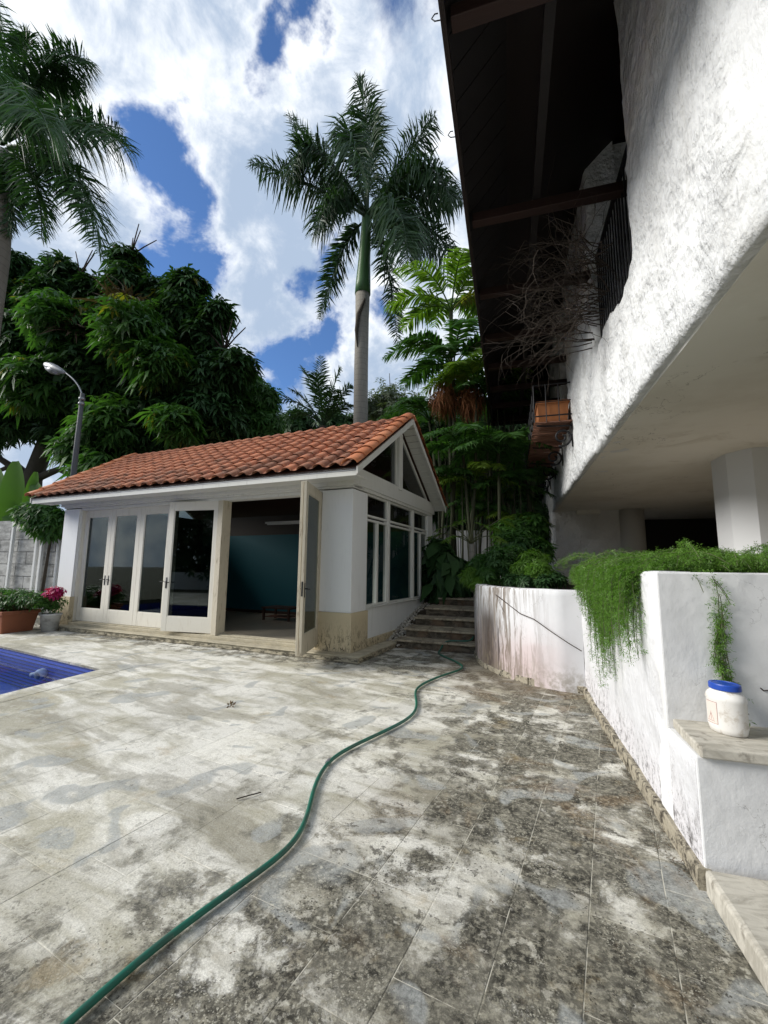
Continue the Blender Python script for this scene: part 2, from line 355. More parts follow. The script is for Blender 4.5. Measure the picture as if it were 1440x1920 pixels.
def b_block(t, p):
    P = pos(t); c = t.mix(t.rng(t.noise(t.mapping(P, scale=(1, 1, 2)), 2.5, 8, .7), .4, .65), (.50, .50, .485), (.27, .27, .26)); setc(t, p, c); setn(t, p, t.bump(t.noise(P, 15, 6), .6, .02))
mat('block_wall_grey', b_block, rough=.9)
def b_oldwall(t, p):
    P = pos(t); c = t.mix(t.rng(t.noise(t.mapping(P, scale=(3, 3, .6)), 1.5, 8, .7), .4, .65), (.45, .44, .42), (.10, .10, .08)); setc(t, p, c)
mat('old_wall', b_oldwall, rough=.9)
def leafmat(name, a, b_, tr=.25, rough=.45, spec=.35):
    def bb(t, p):
        rnd = t.add('ShaderNodeNewGeometry').outputs['Random Per Island']
        P = pos(t)
        f = t.math('ADD', t.math('MULTIPLY', rnd, .6), t.math('MULTIPLY', t.noise(P, 1.1, 4), .4))
        c = t.mix(f, a, b_); setc(t, p, c)
        out = t.n['Material Output']; tl = t.add('ShaderNodeBsdfTranslucent', inp={'Color': t.mix(1., c, (1.3, 1.6, .6), 'MULTIPLY')})
        m = t.add('ShaderNodeMixShader', inp={0: tr, 1: p.outputs[0], 2: tl.outputs[0]}); t.l.new(m.outputs[0], out.inputs[0])
    return mat(name, bb, rough=rough, spec=spec)
leafmat('leaf_dark', (.014, .042, .016), (.055, .120, .038), .2, .5, .2)
leafmat('leaf_mid', (.032, .095, .024), (.085, .18, .042), .35)
leafmat('leaf_bright', (.07, .17, .022), (.17, .26, .04), .4)
leafmat('leaf_palm', (.014, .042, .018), (.045, .085, .034), .2, .5, .25)
leafmat('leaf_areca', (.07, .15, .022), (.20, .28, .04), .45)
leafmat('leaf_yellow', (.14, .16, .02), (.26, .22, .03), .4)
leafmat('leaf_fern', (.07, .17, .022), (.16, .28, .05), .4)
leafmat('leaf_grey', (.09, .12, .08), (.16, .19, .12), .3)
leafmat('leaf_banana', (.07, .17, .025), (.13, .24, .04), .45, .35)
leafmat('leaf_dry', (.07, .045, .03), (.15, .10, .06), .1, .8)
leafmat('petal_magenta', (.35, .015, .10), (.50, .03, .17), .3)
leafmat('flower_rust', (.13, .045, .02), (.22, .09, .03), .1, .9)
mat('twig_brown', color=(.045, .035, .027), rough=.9)
mat('vine_stem', color=(.05, .035, .028), rough=.9)
def b_bark(t, p):
    P = pos(t); x, y, z = t.sep(P)
    r = t.math('FRACT', t.math('ADD', t.math('MULTIPLY', z, 4.), t.math('MULTIPLY', t.noise(P, 2, 3), .6)))
    c = t.mix(t.noise(t.mapping(P, scale=(2, 2, .6)), 3, 8, .7), (.17, .155, .13), (.33, .31, .27))
    c = t.mix(t.rng(r, .12, .0, 0, .55), c, (.09, .08, .065)); setc(t, p, c); setn(t, p, t.bump(t.noise(P, 12, 6), .4, .02))
mat('palm_bark', b_bark, rough=.9)
mat('crownshaft_green', lambda t, p: setc(t, p, t.mix(t.noise(t.mapping(pos(t), scale=(4, 4, .4)), 2, 5), (.045, .13, .05), (.09, .17, .07))), rough=.4)
mat('bark_dark', lambda t, p: setc(t, p, t.mix(t.noise(pos(t), 3, 7), (.035, .028, .022), (.10, .085, .065))), rough=.95)
mat('cane_dark', lambda t, p: setc(t, p, t.mix(t.noise(pos(t), 3, 4), (.03, .04, .018), (.07, .07, .04))), rough=.8)
mat('stem_green', lambda t, p: setc(t, p, t.mix(t.noise(pos(t), 3, 4), (.05, .08, .03), (.14, .14, .07))), rough=.6)

# ------------------------------------------------------------------ mesh helpers
class MB:
    def __init__(s): s.v = []; s.f = []
    def add(s, vs, fs):
        b = len(s.v); s.v += [tuple(map(float, v)) for v in vs]; s.f += [tuple(i + b for i in f) for f in fs]
    def box(s, x0, x1, y0, y1, z0, z1):
        s.add([(x0, y0, z0), (x1, y0, z0), (x1, y1, z0), (x0, y1, z0), (x0, y0, z1), (x1, y0, z1), (x1, y1, z1), (x0, y1, z1)],
              [(0, 3, 2, 1), (4, 5, 6, 7), (0, 1, 5, 4), (1, 2, 6, 5), (2, 3, 7, 6), (3, 0, 4, 7)]); return s
    def bar(s, a, b, w, h, up=(0, 0, 1)):
        a = Vector(a); b = Vector(b); d = (b - a).normalized(); u = Vector(up); sd_ = d.cross(u)
        if sd_.length < 1e-4: sd_ = d.cross(Vector((1, 0, 0)))
        sd_.normalize(); u = sd_.cross(d)
        vs = [p + sd_ * i * w / 2 + u * j * h / 2 for p in (a, b) for i, j in ((-1, -1), (1, -1), (1, 1), (-1, 1))]
        s.add(vs, [(0, 1, 2, 3), (7, 6, 5, 4), (0, 4, 5, 1), (1, 5, 6, 2), (2, 6, 7, 3), (3, 7, 4, 0)]); return s
    def tube(s, pts, r, n=8, cap=True):
        pts = [Vector(p) for p in pts]; k = len(pts); rr = r if hasattr(r, '__len__') else [r] * k
        up = Vector((0, 0, 1)); vs = []; prev = None
        for i, p in enumerate(pts):
            d = (pts[min(i + 1, k - 1)] - pts[max(i - 1, 0)]).normalized()
            if prev is None:
                x = d.cross(up)
                if x.length < .05: x = d.cross(Vector((1, 0, 0)))
            else: x = prev - d * prev.dot(d)
            x.normalize(); prev = x; y = d.cross(x)
            for j in range(n):
                a = 2 * math.pi * j / n; vs.append(p + (x * math.cos(a) + y * math.sin(a)) * rr[i])
        fs = [(i * n + j, i * n + (j + 1) % n, (i + 1) * n + (j + 1) % n, (i + 1) * n + j) for i in range(k - 1) for j in range(n)]
        if cap: fs += [tuple(range(n - 1, -1, -1)), tuple((k - 1) * n + j for j in range(n))]
        s.add(vs, fs); return s
    def lathe(s, c, prof, n=24, sx=1, sy=1):
        vs = [(c[0] + r * math.cos(2 * math.pi * j / n) * sx, c[1] + r * math.sin(2 * math.pi * j / n) * sy, c[2] + z) for r, z in prof for j in range(n)]
        k = len(prof)
        fs = [(i * n + j, i * n + (j + 1) % n, (i + 1) * n + (j + 1) % n, (i + 1) * n + j) for i in range(k - 1) for j in range(n)]
        fs += [tuple(range(n - 1, -1, -1)), tuple((k - 1) * n + j for j in range(n))]
        s.add(vs, fs); return s
    def prism(s, poly, z0, z1):
        n = len(poly); s.add([(x, y, z0) for x, y in poly] + [(x, y, z1) for x, y in poly],
              [tuple(range(n - 1, -1, -1)), tuple(range(n, 2 * n))] + [(i, (i + 1) % n, n + (i + 1) % n, n + i) for i in range(n)]); return s
    def mesh(s, name, m, smooth=False):
        me = bpy.data.meshes.new(name); me.from_pydata(s.v, [], s.f); me.update()
        if m: me.materials.append(MATS[m])
        if smooth: me.polygons.foreach_set('use_smooth', [True] * len(me.polygons))
        return me
    def build(s, name, m, parent=None, smooth=False, bevel=0, kind=None, label=None):
        return link(name, s.mesh(name, m, smooth), parent, bevel, kind, label)
def link(name, me, parent=None, bevel=0, kind=None, label=None):
    o = bpy.data.objects.new(name, me); COL.objects.link(o)
    if parent: o.parent = parent
    if kind: o['kind'] = kind
    if label: o['label'] = label
    if bevel:
        b = o.modifiers.new('bevel', 'BEVEL'); b.width = bevel; b.segments = 2; b.limit_method = 'ANGLE'
    return o
def tag(o, label, cat, group=None):
    o['label'] = label; o['category'] = cat
    if group: o['group'] = group
    return o
def empty(name, loc=(0, 0, 0), rz=0, label=None, cat=None, group=None):
    o = bpy.data.objects.new(name, None); COL.objects.link(o); o.location = loc; o.rotation_euler = (0, 0, rz); o.empty_display_size = .1
    if label: tag(o, label, cat, group)
    return o
def npmesh(name, V, Fq, m, parent=None, kind=None, smooth=False):
    """V (n,3) float, Fq (m,k) int faces, all of k corners"""
    me = bpy.data.meshes.new(name); k = Fq.shape[1]; nf = len(Fq)
    me.vertices.add(len(V)); me.vertices.foreach_set('co', V.astype(np.float32).ravel())
    me.loops.add(nf * k); me.loops.foreach_set('vertex_index', Fq.astype(np.int32).ravel())
    me.polygons.add(nf); me.polygons.foreach_set('loop_start', np.arange(0, nf * k, k, dtype=np.int32))
    me.polygons.foreach_set('loop_total', np.full(nf, k, dtype=np.int32))
    if smooth: me.polygons.foreach_set('use_smooth', np.ones(nf, dtype=bool))
    me.update(calc_edges=True); me.validate(); me.materials.append(MATS[m])
    return link(name, me, parent, kind=kind)
def wob(p, s, a):
    v = noise.noise_vector(Vector(p) * s); return v * a

# ------------------------------------------------------------------ ground, deck, pool
MB().box(-600, -18, -600, 600, -.5, -.03).box(1.4, 600, -600, 600, -.5, -.03).box(-18, 1.4, 12.6, 600, -.5, -.03).box(-18, 1.4, -600, -7, -.5, -.03).build('ground', 'garden_ground', kind='structure')
POOL = [(-5.75, 5.06), (-16, 7.52), (-16, 0), (-5.6, 0)]
deck_poly = [(-18, -7), (1.4, -7), (1.4, 12.6), (-18, 12.6), (-18, 8.0), (-5.75, 5.06), (-5.6, 0), (-18, 0)]
deck = MB(); deck.prism(deck_poly, -.28, 0.0)
deck = deck.build('pool_deck', 'deck_joint', kind='structure')
th = R(-11.5)
gu = np.array([math.cos(th), math.sin(th)]); gv = np.array([-math.sin(th), math.cos(th)])
gu = np.array([.98, -.199]); gv = np.array([.199, .98])
def inpool(x, y, m=.0):
    # inside notch (with margin)
    far = 5.06 + (-5.75 - x) * .24
    return x < -5.6 + m - (y) * .03 and -m < y < far + m
slabs = []
cols = [(-.16 + .31 * k, .31) for k in range(8)] + [(-.475, .315), (-.79, .315), (-1.10, .31)]
u_ = -1.10
while u_ > -17: w_c = random.choice((.62, .62, .45, .31)); u_ -= w_c; cols.append((u_, w_c))
for u0, w_c in cols:
    v_ = -2.4 + random.uniform(0, .5)
    while v_ < 12:
        l_c = random.choice((.36, .62, .62, .48)); cu_, cv_ = u0 + w_c / 2, v_ + l_c / 2; v_ += l_c
        c = gu * cu_ + gv * cv_
        if c[0] > 1.0 or c[0] < -17 or c[1] < .4 or c[1] > 8.9: continue
        if c[1] > 6.75 + (-2.3 - c[0]) * .135 and c[0] < -2.3: continue
        if c[0] > -.05 and c[1] > 6.3: continue
        if c[0] > -.35 and c[1] > 7.2: continue
        if inpool(c[0], c[1], .50): continue
        slabs.append((math.hypot(c[0], c[1] - .8), c, w_c, l_c))
slabs.sort(key=lambda s_: s_[0])
rzs = math.atan2(gu[1], gu[0]); sm = {}
def slab_mesh(W_, L__):
    key = (round(W_, 3), round(L__, 3))
    if key not in sm:
        w = W_ / 2 - .0023; l = L__ / 2 - .0019; g = MB()
        g.add([(-w, -l, -.01), (w, -l, -.01), (w, l, -.01), (-w, l, -.01), (-w, -l, .0004), (w, -l, .0004), (w, l, .0004), (-w, l, .0004), (-w + .002, -l + .002, .0012), (w - .002, -l + .002, .0012), (w - .002, l - .002, .0012), (-w + .002, l - .002, .0012)],
              [(0, 1, 5, 4), (1, 2, 6, 5), (2, 3, 7, 6), (3, 0, 4, 7), (4, 5, 9, 8), (5, 6, 10, 9), (6, 7, 11, 10), (7, 4, 8, 11), (8, 9, 10, 11)])
        sm[key] = g.mesh('paving_slab', 'deck_stone')
    return sm[key]
rest = MB()
for n_, (d_, c, W_, L__) in enumerate(slabs):
    dz = random.uniform(0, .001)
    if n_ < 300:
        o = link('paving_slab', slab_mesh(W_, L__), deck); o.location = (c[0], c[1], dz); o.rotation_euler = (random.uniform(-.0015, .0015), random.uniform(-.0015, .0015), rzs)
    else:
        w = W_ / 2 - .0002; l = L__ / 2 - .0002
        rest.add([(*(c + gu * a * w + gv * b * l), .0012 + dz * .3) for a, b in ((-1, -1), (1, -1), (1, 1), (-1, 1))], [(0, 1, 2, 3)])
rest.build('paving_slab_field', 'deck_stone', deck, kind='stuff')
# coping strip
pc = np.array(POOL[0]); fd = np.array([-10.25, 2.46]); fd /= np.linalg.norm(fd); fn = np.array([-fd[1], fd[0]]) * -1
nd = np.array([.15, -5.06]); nd /= np.linalg.norm(nd); nn_ = np.array([1, .03])
for dvec, nvec, cnt in ((fd, np.array([.233, .972]), 17), (nd, nn_, 8)):
    for k in range(cnt):
        a = pc + dvec * (k * .61 + .003); b = pc + dvec * (k * .61 + .607)
        a2 = a + nvec * .33; b2 = b + nvec * .33
        if k == 0: a2 = pc + np.array([.33, .25]) * (1. if dvec is fd else 1.) 
        poly = [tuple(a), tuple(b), tuple(b2), tuple(a2)]
        ar = sum(poly[i][0] * poly[(i + 1) % 4][1] - poly[(i + 1) % 4][0] * poly[i][1] for i in range(4))
        if ar < 0: poly = poly[::-1]
        MB().prism(poly, -.05, .004 if dvec is nd else .003).build('coping_stone', 'deck_stone', deck)
# pool basin
pool = empty('swimming_pool', (-9, 4, 0), 0, 'blue tiled swimming pool sunk in the stone deck at the left', 'swimming pool')
def inpar(o, p=None):
    o.parent = p; o.matrix_parent_inverse = Matrix.Translation(-Vector(p.location)) if p.rotation_euler.z == 0 else (Matrix.Translation(p.location) @ Matrix.Rotation(p.rotation_euler.z, 4, 'Z')).inverted(); return o
bw = MB()
P4 = [(-5.751, 5.058), (-16, 7.518), (-16, .002), (-5.602, .002)]
for i in range(4):
    a, b = P4[i], P4[(i + 1) % 4]
    bw.add([(*a, -1.2), (*b, -1.2), (*b, -.03), (*a, -.03)], [(0, 1, 2, 3)])
inpar(bw.build('basin_wall', 'pool_mosaic'), pool)
g = MB(); g.add([(*p, -.62) for p in P4], [(0, 1, 2, 3)]); inpar(g.build('basin_floor', 'pool_floor_tile'), pool)
# tiled ledge along the right edge, in the corner, under water
g = MB()
for k in range(2):
    w0 = .0 + k * .22; z = -.36 - k * .12
    x0 = -5.76 - w0; g.prism([(x0 - .22, 0.3), (x0, 0.3), (x0 - .14, 5.02 + w0 * .24), (x0 - .36, 5.06 + (w0 + .22) * .24)], -1.1, z)
inpar(g.build('corner_bench', 'pool_mosaic'), pool)
g = MB(); g.add([(*p, -.16) for p in P4], [(0, 1, 2, 3)]); w_ = g.build('pool_water', 'pool_water', kind='structure')
# white return fitting on the pool wall
fx = np.array([-7.35, 5.06 + 1.60 * .24 - .035])
pf = empty('pool_light', (fx[0], fx[1], -.24), 0, 'white round pool fitting standing against the striped blue wall of the pool', 'pool light')
g = MB(); g.tube([(0, .02, 0), (0, -.05, -.02), (0, -.09, -.03)], [.075, .085, .075], 20); g.build('housing', 'white_plastic', pf, True)
g = MB(); g.tube([(0, -.09, -.03), (0, -.10, -.032)], [.06, .05], 20); g.build('lens', 'grey_metal', pf, True)
g = MB(); g.tube([(-.08, -.0, -.02), (-.14, -.03, -.03), (-.19, -.05, -.05)], [.03, .035, .04], 12); g.build('bracket', 'white_plastic', pf, True)

# ------------------------------------------------------------------ pavilion
PV = empty('pool_pavilion', (-2.552, 6.838, 0), R(-7.7), 'white pool pavilion with a terracotta tiled gable roof, glass doors and gable windows', 'pavilion')
def B(name, m, *boxes, parent=PV, bevel=.006, label=None, kind=None):
    g = MB()
    for b in boxes: g.box(*b)
    return g.build(name, m, parent, bevel=bevel, label=label, kind=kind)
L = -8.22
B('step_slab', 'step_concrete', (L - .1, .25, -.2, .5, 0, .085), (-.9, .25, .5, 1.85, 0, .083), bevel=.015)
B('step_edge', 'step_concrete', (L - .12, .27, -.22, .1, .0851, .105), (-.06, .27, .1, 1.86, .0851, .105), bevel=.008)
B('threshold', 'step_concrete', (-7.6, -.7, .02, .36, .105, .165), (-7.6, -.7, .10, .30, .165, .185), bevel=.006)
B('plinth', 'plinth_beige', (-.70, 0, 0, .64, .105, .75))
B('plinth', 'plinth_beige', (L - .04, -7.60, 0, .64, .105, .75))
B('pillar', 'pillar_paint', (-.65, -.03, .03, .6, .75, 2.88))
B('pillar', 'pillar_paint', (L, -7.63, .03, .6, .75, 2.88))
B('side_wall', 'white_paint', (-.2, -.035, .64, 4.2, .24, .78), (-.2, -.034, 4.2, 4.6, .0, 2.95), bevel=.004)
B('side_plinth', 'plinth_beige', (-.2, 0.0, .642, 2.3, .105, .24), bevel=.004)
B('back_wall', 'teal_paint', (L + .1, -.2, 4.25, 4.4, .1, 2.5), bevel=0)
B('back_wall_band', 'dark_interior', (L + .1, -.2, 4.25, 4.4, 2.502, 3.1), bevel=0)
B('skirting_board', 'dark_wood', (L + .1, -.2, 4.23, 4.25, .12, .2), bevel=0)
B('left_wall', 'white_paint', (L + .02, L + .2, .6, 4.4, 0, 3.05), bevel=0)
B('dim_room_sheet', 'dark_interior', (L + .203, L + .22, .6, 4.24, .12, 3.05), bevel=0)  # added dark sheet over the white wall, so the room looks dim
B('interior_floor', 'floor_tile', (L + .1, -.1, .3, 4.4, .02, .12), bevel=0)
B('header', 'trim_paint', (-7.63, -.65, .08, .30, 2.84, 2.9), (L - .02, .0, .02, .34, 2.902, 3.02), (L - .06, .03, -.04, .02, 2.94, 3.02), bevel=.006)
B('fascia_board', 'trim_paint', (-8.72, .30, -.47, -.44, 2.985, 3.12), bevel=.006)
B('gutter', 'grey_metal', (-8.72, .30, -.478, -.471, 3.07, 3.085), bevel=0)
# eave soffit boards
for k in range(4):
    B('soffit_board', 'trim_paint', (-8.7, .28, -.438 + k * .1, -.344 + k * .1, 3.0 + k * .002, 3.016 + k * .002), bevel=.003)
B('tie_beam', 'trim_paint', (-.16, .02, -.05, 4.62, 2.96, 3.26), bevel=.008)
B('tie_beam_cap', 'trim_paint', (-.17, -.0, -.02, 4.5, 2.90, 2.96), bevel=.006)
RV, RZ, EZ, EV = 2.1, 4.72, 3.06, -.47     # ridge v, ridge z, eave z, eave v
sl = (RZ - EZ) / (RV - EV)
B('king_post', 'trim_paint', (-.13, .05, 2.0, 2.2, 3.2, 4.48), bevel=.008)
# gable windows
for s_ in (0, 1):
    if s_ == 0: tri = [(.05, 3.27), (1.995, 3.27), (1.995, 4.54)]
    else: tri = [(2.205, 3.27), (4.15, 3.27), (2.205, 4.54)]
    wn = MB()
    c_ = np.mean(np.array(tri), axis=0)
    for i in range(3):
        a, b = tri[i], tri[(i + 1) % 3]
        wn.bar((-.05, *a), (-.05, *b), .05, .05, up=(1, 0, 0))
    if 0: wn.bar((-.05, c_[0], 3.29), (-.05, c_[0], 3.27 + (c_[0] - .28 if s_ == 0 else 3.92 - c_[0]) * .645), .04, .05, up=(1, 0, 0))
    w_ = wn.build('gable_window', 'trim_paint', PV)
    gg = MB(); gg.add([(-.055, *p) for p in tri], [(0, 1, 2)]); gg.build('pane', 'window_glass', w_)
# gable board wall behind upper corners
g = MB()
g.add([(-.1, -.1, 3.26), (-.1, .28, 3.26), (-.1, .05, 3.42)], [(0, 1, 2)]); g.build('gable_corner', 'trim_paint', PV)
# side windows
bays = [(.62, 1.62, True), (1.70, 3.09, False), (3.16, 4.2, True)]
for v0, v1, split in bays:
    wf = MB()
    for (a, b) in ((v0, v0 + .045), (v1 - .045, v1)): wf.box(-.13, -.05, a, b, .80, 2.90)
    for z in (.80, 2.38, 2.46, 2.86): wf.box(-.128, -.052, v0 + .045, v1 - .045, z, z + .04)
    if split: m_ = (v0 + v1) / 2; wf.box(-.126, -.045, m_ - .035, m_ + .035, .84, 2.38)
    w_ = wf.build('window', 'trim_paint', PV, bevel=.004)
    for z0, z1 in ((.84, 2.38), (2.50, 2.86)):
        gg = MB(); gg.add([(-.09, v0 + .04, z0), (-.09, v1 - .04, z0), (-.09, v1 - .04, z1), (-.09, v0 + .04, z1)], [(0, 1, 2, 3)]); gg.build('pane', 'window_glass', w_)
B('mullion', 'trim_paint', (-.15, -.03, 1.62, 1.70, .80, 2.90)); B('mullion', 'trim_paint', (-.15, -.03, 3.09, 3.16, .80, 2.90))
B('window_sill', 'trim_paint', (-.2, .0, .60, 4.22, .782, .80), bevel=.004)
B('socket', 'column_white', (-.034, -.026, 1.75, 1.80, .46, .53), bevel=.003)
# doors
def door(loc, rz, w, h=2.66, m='door_paint', handle_side=1, label=None, glassmat='window_glass'):
    d = MB(); st = .125
    d.box(0, st, -.022, .022, 0, h).box(w - st, w, -.022, .022, 0, h).box(st, w - st, -.020, .020, 0, .29).box(st, w - st, -.020, .020, h - .17, h)
    for a, b, c, e in ((st, st + .018, .29, h - .17), (w - st - .018, w - st, .29, h - .17)): d.box(a, b, -.014, .014, c, e)
    d.box(st + .018, w - st - .018, -.014, .014, .29, .308).box(st + .018, w - st - .018, -.014, .014, h - .188, h - .17)
    o = d.build('door', m, PV, bevel=.004, label=label); o.location = loc; o.rotation_euler = (0, 0, rz)
    g = MB(); g.box(st + .01, w - st - .01, -.003, .003, .30, h - .18); g.build('pane', glassmat, o)
    if handle_side is not None:
        hx = w - .06 if handle_side > 0 else .06; g = MB()
        for s2 in (-1, 1):
            g.box(hx - .018, hx + .018, s2 * .024 - .004, s2 * .024 + .004, .86, 1.08)
            g.tube([(hx, s2 * .026, .99), (hx, s2 * .07, .99), (hx - handle_side * .03, s2 * .075, .985), (hx - handle_side * .11, s2 * .075, .98)], .009, 8)
        g.build('handle', 'iron', o, True)
        ex_ = w + .001 if handle_side > 0 else -.001
        MB().box(ex_ - .002, ex_ + .002, -.013, .013, .88, 1.10).build('lock_plate', 'iron', o)
    return o
Z0 = .19
door((-7.60, .2, Z0), 0, 1.0, handle_side=1); door((-6.595, .2, Z0), 0, 1.0, handle_side=-1)
door((-5.59, .2, Z0), 0, 1.0, handle_side=1)
# ajar leaf, hinged at the post
o = door((-3.16, .14, Z0), math.pi + R(10), 1.22, handle_side=1, label='white glazed door standing slightly ajar beside the open doorway')
B('door_post', 'old_door_paint', (-3.15, -3.02, .06, .30, .165, 2.84)); B('door_post', 'door_paint', (-7.63, -7.60, .1, .3, .165, 2.84)); B('door_post', 'old_door_paint', (-.72, -.655, .06, .30, .165, 2.84))
B('door_post', 'door_paint', (-4.59, -4.50, .12, .28, .165, 2.84))
door((-.68, .03, Z0), R(-71), 1.03, m='old_door_paint', handle_side=1, label='weathered glazed door leaf swung wide open beside the pillar')
door((-.745, .02, Z0), R(-71), 1.0, m='old_door_paint', handle_side=None, label='second weathered leaf folded flat behind the open one')
# interior things
tbl = empty('low_table', (0, 0, 0), 0, 'low dark red wooden table on the tiled floor inside the open doorway', 'table')
tp = Matrix.Translation((-2.552, 6.838, 0)) @ Matrix.Rotation(R(-7.7), 4, 'Z')
tbl.matrix_world = tp @ Matrix.Translation((-3.75, 3.1, .12))
g = MB().box(-.45, .45, -.3, .3, .30, .34); g.build('tabletop', 'dark_wood', tbl, bevel=.004)
for a in (-.4, .4):
    for b in (-.25, .25): MB().box(a - .025, a + .025, b - .025, b + .025, 0, .30).build('leg', 'dark_wood', tbl)
MB().box(-.38, .38, -.24, .24, .08, .10).build('shelf', 'slat_wood', tbl)
rk = empty('wire_stand', (0, 0, 0), 0, 'tall white wire stand seen through the second glass door of the pavilion', 'stand')
rk.matrix_world = tp @ Matrix.Translation((-6.25, .85, .12))
for a in (-.13, .13):
    for b in (-.13, .13): MB().tube([(a * 1.2, b * 1.2, 0), (a, b, .8)], .009, 6).build('leg', 'column_white', rk)
for z in (.3, .55, .8):
    g = MB(); g.tube([(-.14, -.14, z), (.14, -.14, z), (.14, .14, z), (-.14, .14, z), (-.14, -.14, z)], .008, 6); g.build('shelf', 'column_white', rk)
# cream curtain panel seen beyond the ajar leaf, fan blades overhead
fan = empty('ceiling_light', (0, 0, 0), 0, 'long pale tube light under the dark ceiling inside the pavilion', 'ceiling light')
fan.matrix_world = tp @ Matrix.Translation((-3.9, 3.2, 2.72))
MB().box(-.6, .6, -.05, .05, 0, .05).build('housing', 'column_white', fan, bevel=.005); MB().tube([(-.55, 0, -.02), (.55, 0, -.02)], .018, 8).build('tube', 'column_white', fan)
# roof deck and underside
def roofz(v): return EZ + (v - EV) * sl if v <= RV else RZ - (v - RV) * sl
g = MB()
for sgn in (0, 1):
    a, b = ((EV, RV) if sgn == 0 else (2 * RV - EV, RV))
    za, zb = EZ + .02, RZ + .0
    x0, x1 = -8.72, .31
    n0 = len(g.v)
    g.add([(x0, a, za), (x1, a, za), (x1, b, zb), (x0, b, zb), (x0, a, za + .05), (x1, a, za + .05), (x1, b, zb + .06), (x0, b, zb + .06)],
          [(0, 3, 2, 1), (4, 5, 6, 7), (0, 1, 5, 4), (1, 2, 6, 5), (2, 3, 7, 6), (3, 0, 4, 7)])
g.build('roof_deck', 'dark_wood', PV)
# white planked underside of the verge, each plank its own piece
nv = 16
for sgn in (0, 1):
    for k in range(nv):
        a = EV + (RV - EV) * k / nv; b = EV + (RV - EV) * (k + .93) / nv
        za, zb = EZ + (a - EV) * sl, EZ + (b - EV) * sl
        if sgn: a, b = 2 * RV - a, 2 * RV - b
        g = MB(); g.add([(.0, a, za - .0), (.295, a, za - .0), (.295, b, zb), (.0, b, zb), (.0, a, za + .018), (.295, a, za + .018), (.295, b, zb + .018), (.0, b, zb + .018)],
                        [(0, 3, 2, 1), (4, 5, 6, 7), (0, 1, 5, 4), (1, 2, 6, 5), (2, 3, 7, 6), (3, 0, 4, 7)])
        g.build('verge_plank', 'trim_paint', PV)
# barge boards
for u in (.315, -8.735):
    for sgn in (0, 1):
        a = EV - .02 if sgn == 0 else 2 * RV - EV + .02
        g = MB(); n_ = .16
        g.add([(u - .015, a, EZ - .05), (u + .015, a, EZ - .05), (u + .015, RV, RZ - .06), (u - .015, RV, RZ - .06), (u - .015, a, EZ + .07), (u + .015, a, EZ + .07), (u + .015, RV, RZ + .07), (u - .015, RV, RZ + .07)],
              [(0, 3, 2, 1), (4, 5, 6, 7), (0, 1, 5, 4), (1, 2, 6, 5), (2, 3, 7, 6), (3, 0, 4, 7)])
        g.build('barge_board', 'trim_paint', PV)
# barrel tiles
def tile_mesh(name, m, r0, r1, ln, seg=5, th_=.016, arc=math.pi):
    g = MB(); vs = []
    for (yy, r) in ((0, r0), (ln, r1)):
        for rr in (r, r - th_):
            for k in range(seg + 1):
                a = (math.pi - arc) / 2 + arc * k / seg; vs.append((rr * math.cos(a), yy, rr * math.sin(a) * .58))
    n = seg + 1; fs = []
    for k in range(seg):
        fs += [(k, k + 1, 2 * n + k + 1, 2 * n + k), (n + k + 1, n + k, 3 * n + k, 3 * n + k + 1), (k + 1, k, n + k, n + k + 1), (2 * n + k, 2 * n + k + 1, 3 * n + k + 1, 3 * n + k)]
    g.add(vs, fs); me = g.mesh(name, m, True)
    me.polygons.foreach_set('use_smooth', [i % 4 < 2 for i in range(len(me.polygons))]); return me
slope_len = math.hypot(RV - EV, RZ - EZ); ang = math.atan2(RZ - EZ, RV - EV)
tm = tile_mesh('roof_tile', 'roof_tile_clay', .115, .095, .36)
NC, NR = 27, 11
sp = 8.75 / NC; ex = (slope_len - .02) / NR
nrm = Vector((0, -math.sin(ang), math.cos(ang))); dirv = Vector((0, math.cos(ang), math.sin(ang)))
pan = MB()
for c in range(NC):
    for r_ in range(NR):
        base = Vector((-8.66 + (c + .5) * sp, EV - .05, EZ + .065)) + dirv * (r_ * ex) + nrm * (.032 + random.uniform(-.004, .006))
        base.x += random.uniform(-.008, .008)
        o = link('roof_tile', tm, PV) if c * NR + r_ >= 0 else None
        o.location = base; o.rotation_euler = (ang - .055 + random.uniform(-.012, .012), random.uniform(-.03, .03), random.uniform(-.02, .02))
for c in range(NC + 1):
    x = -8.66 + c * sp
    for r_ in range(NR):
        b0 = Vector((x, EV - .05, EZ + .075)) + dirv * (r_ * ex) + nrm * .012; b1 = b0 + dirv * (ex * 1.05) - nrm * .012
        vs = []
        for b_ in (b0, b1):
            for k in range(5):
                a = math.pi + math.pi * k / 4; vs.append(b_ + Vector((.1 * math.cos(a), 0, 0)) + nrm * (.045 + .045 * math.sin(a)))
        pan.add(vs, [(k, k + 1, 6 + k, 5 + k) for k in range(4)])
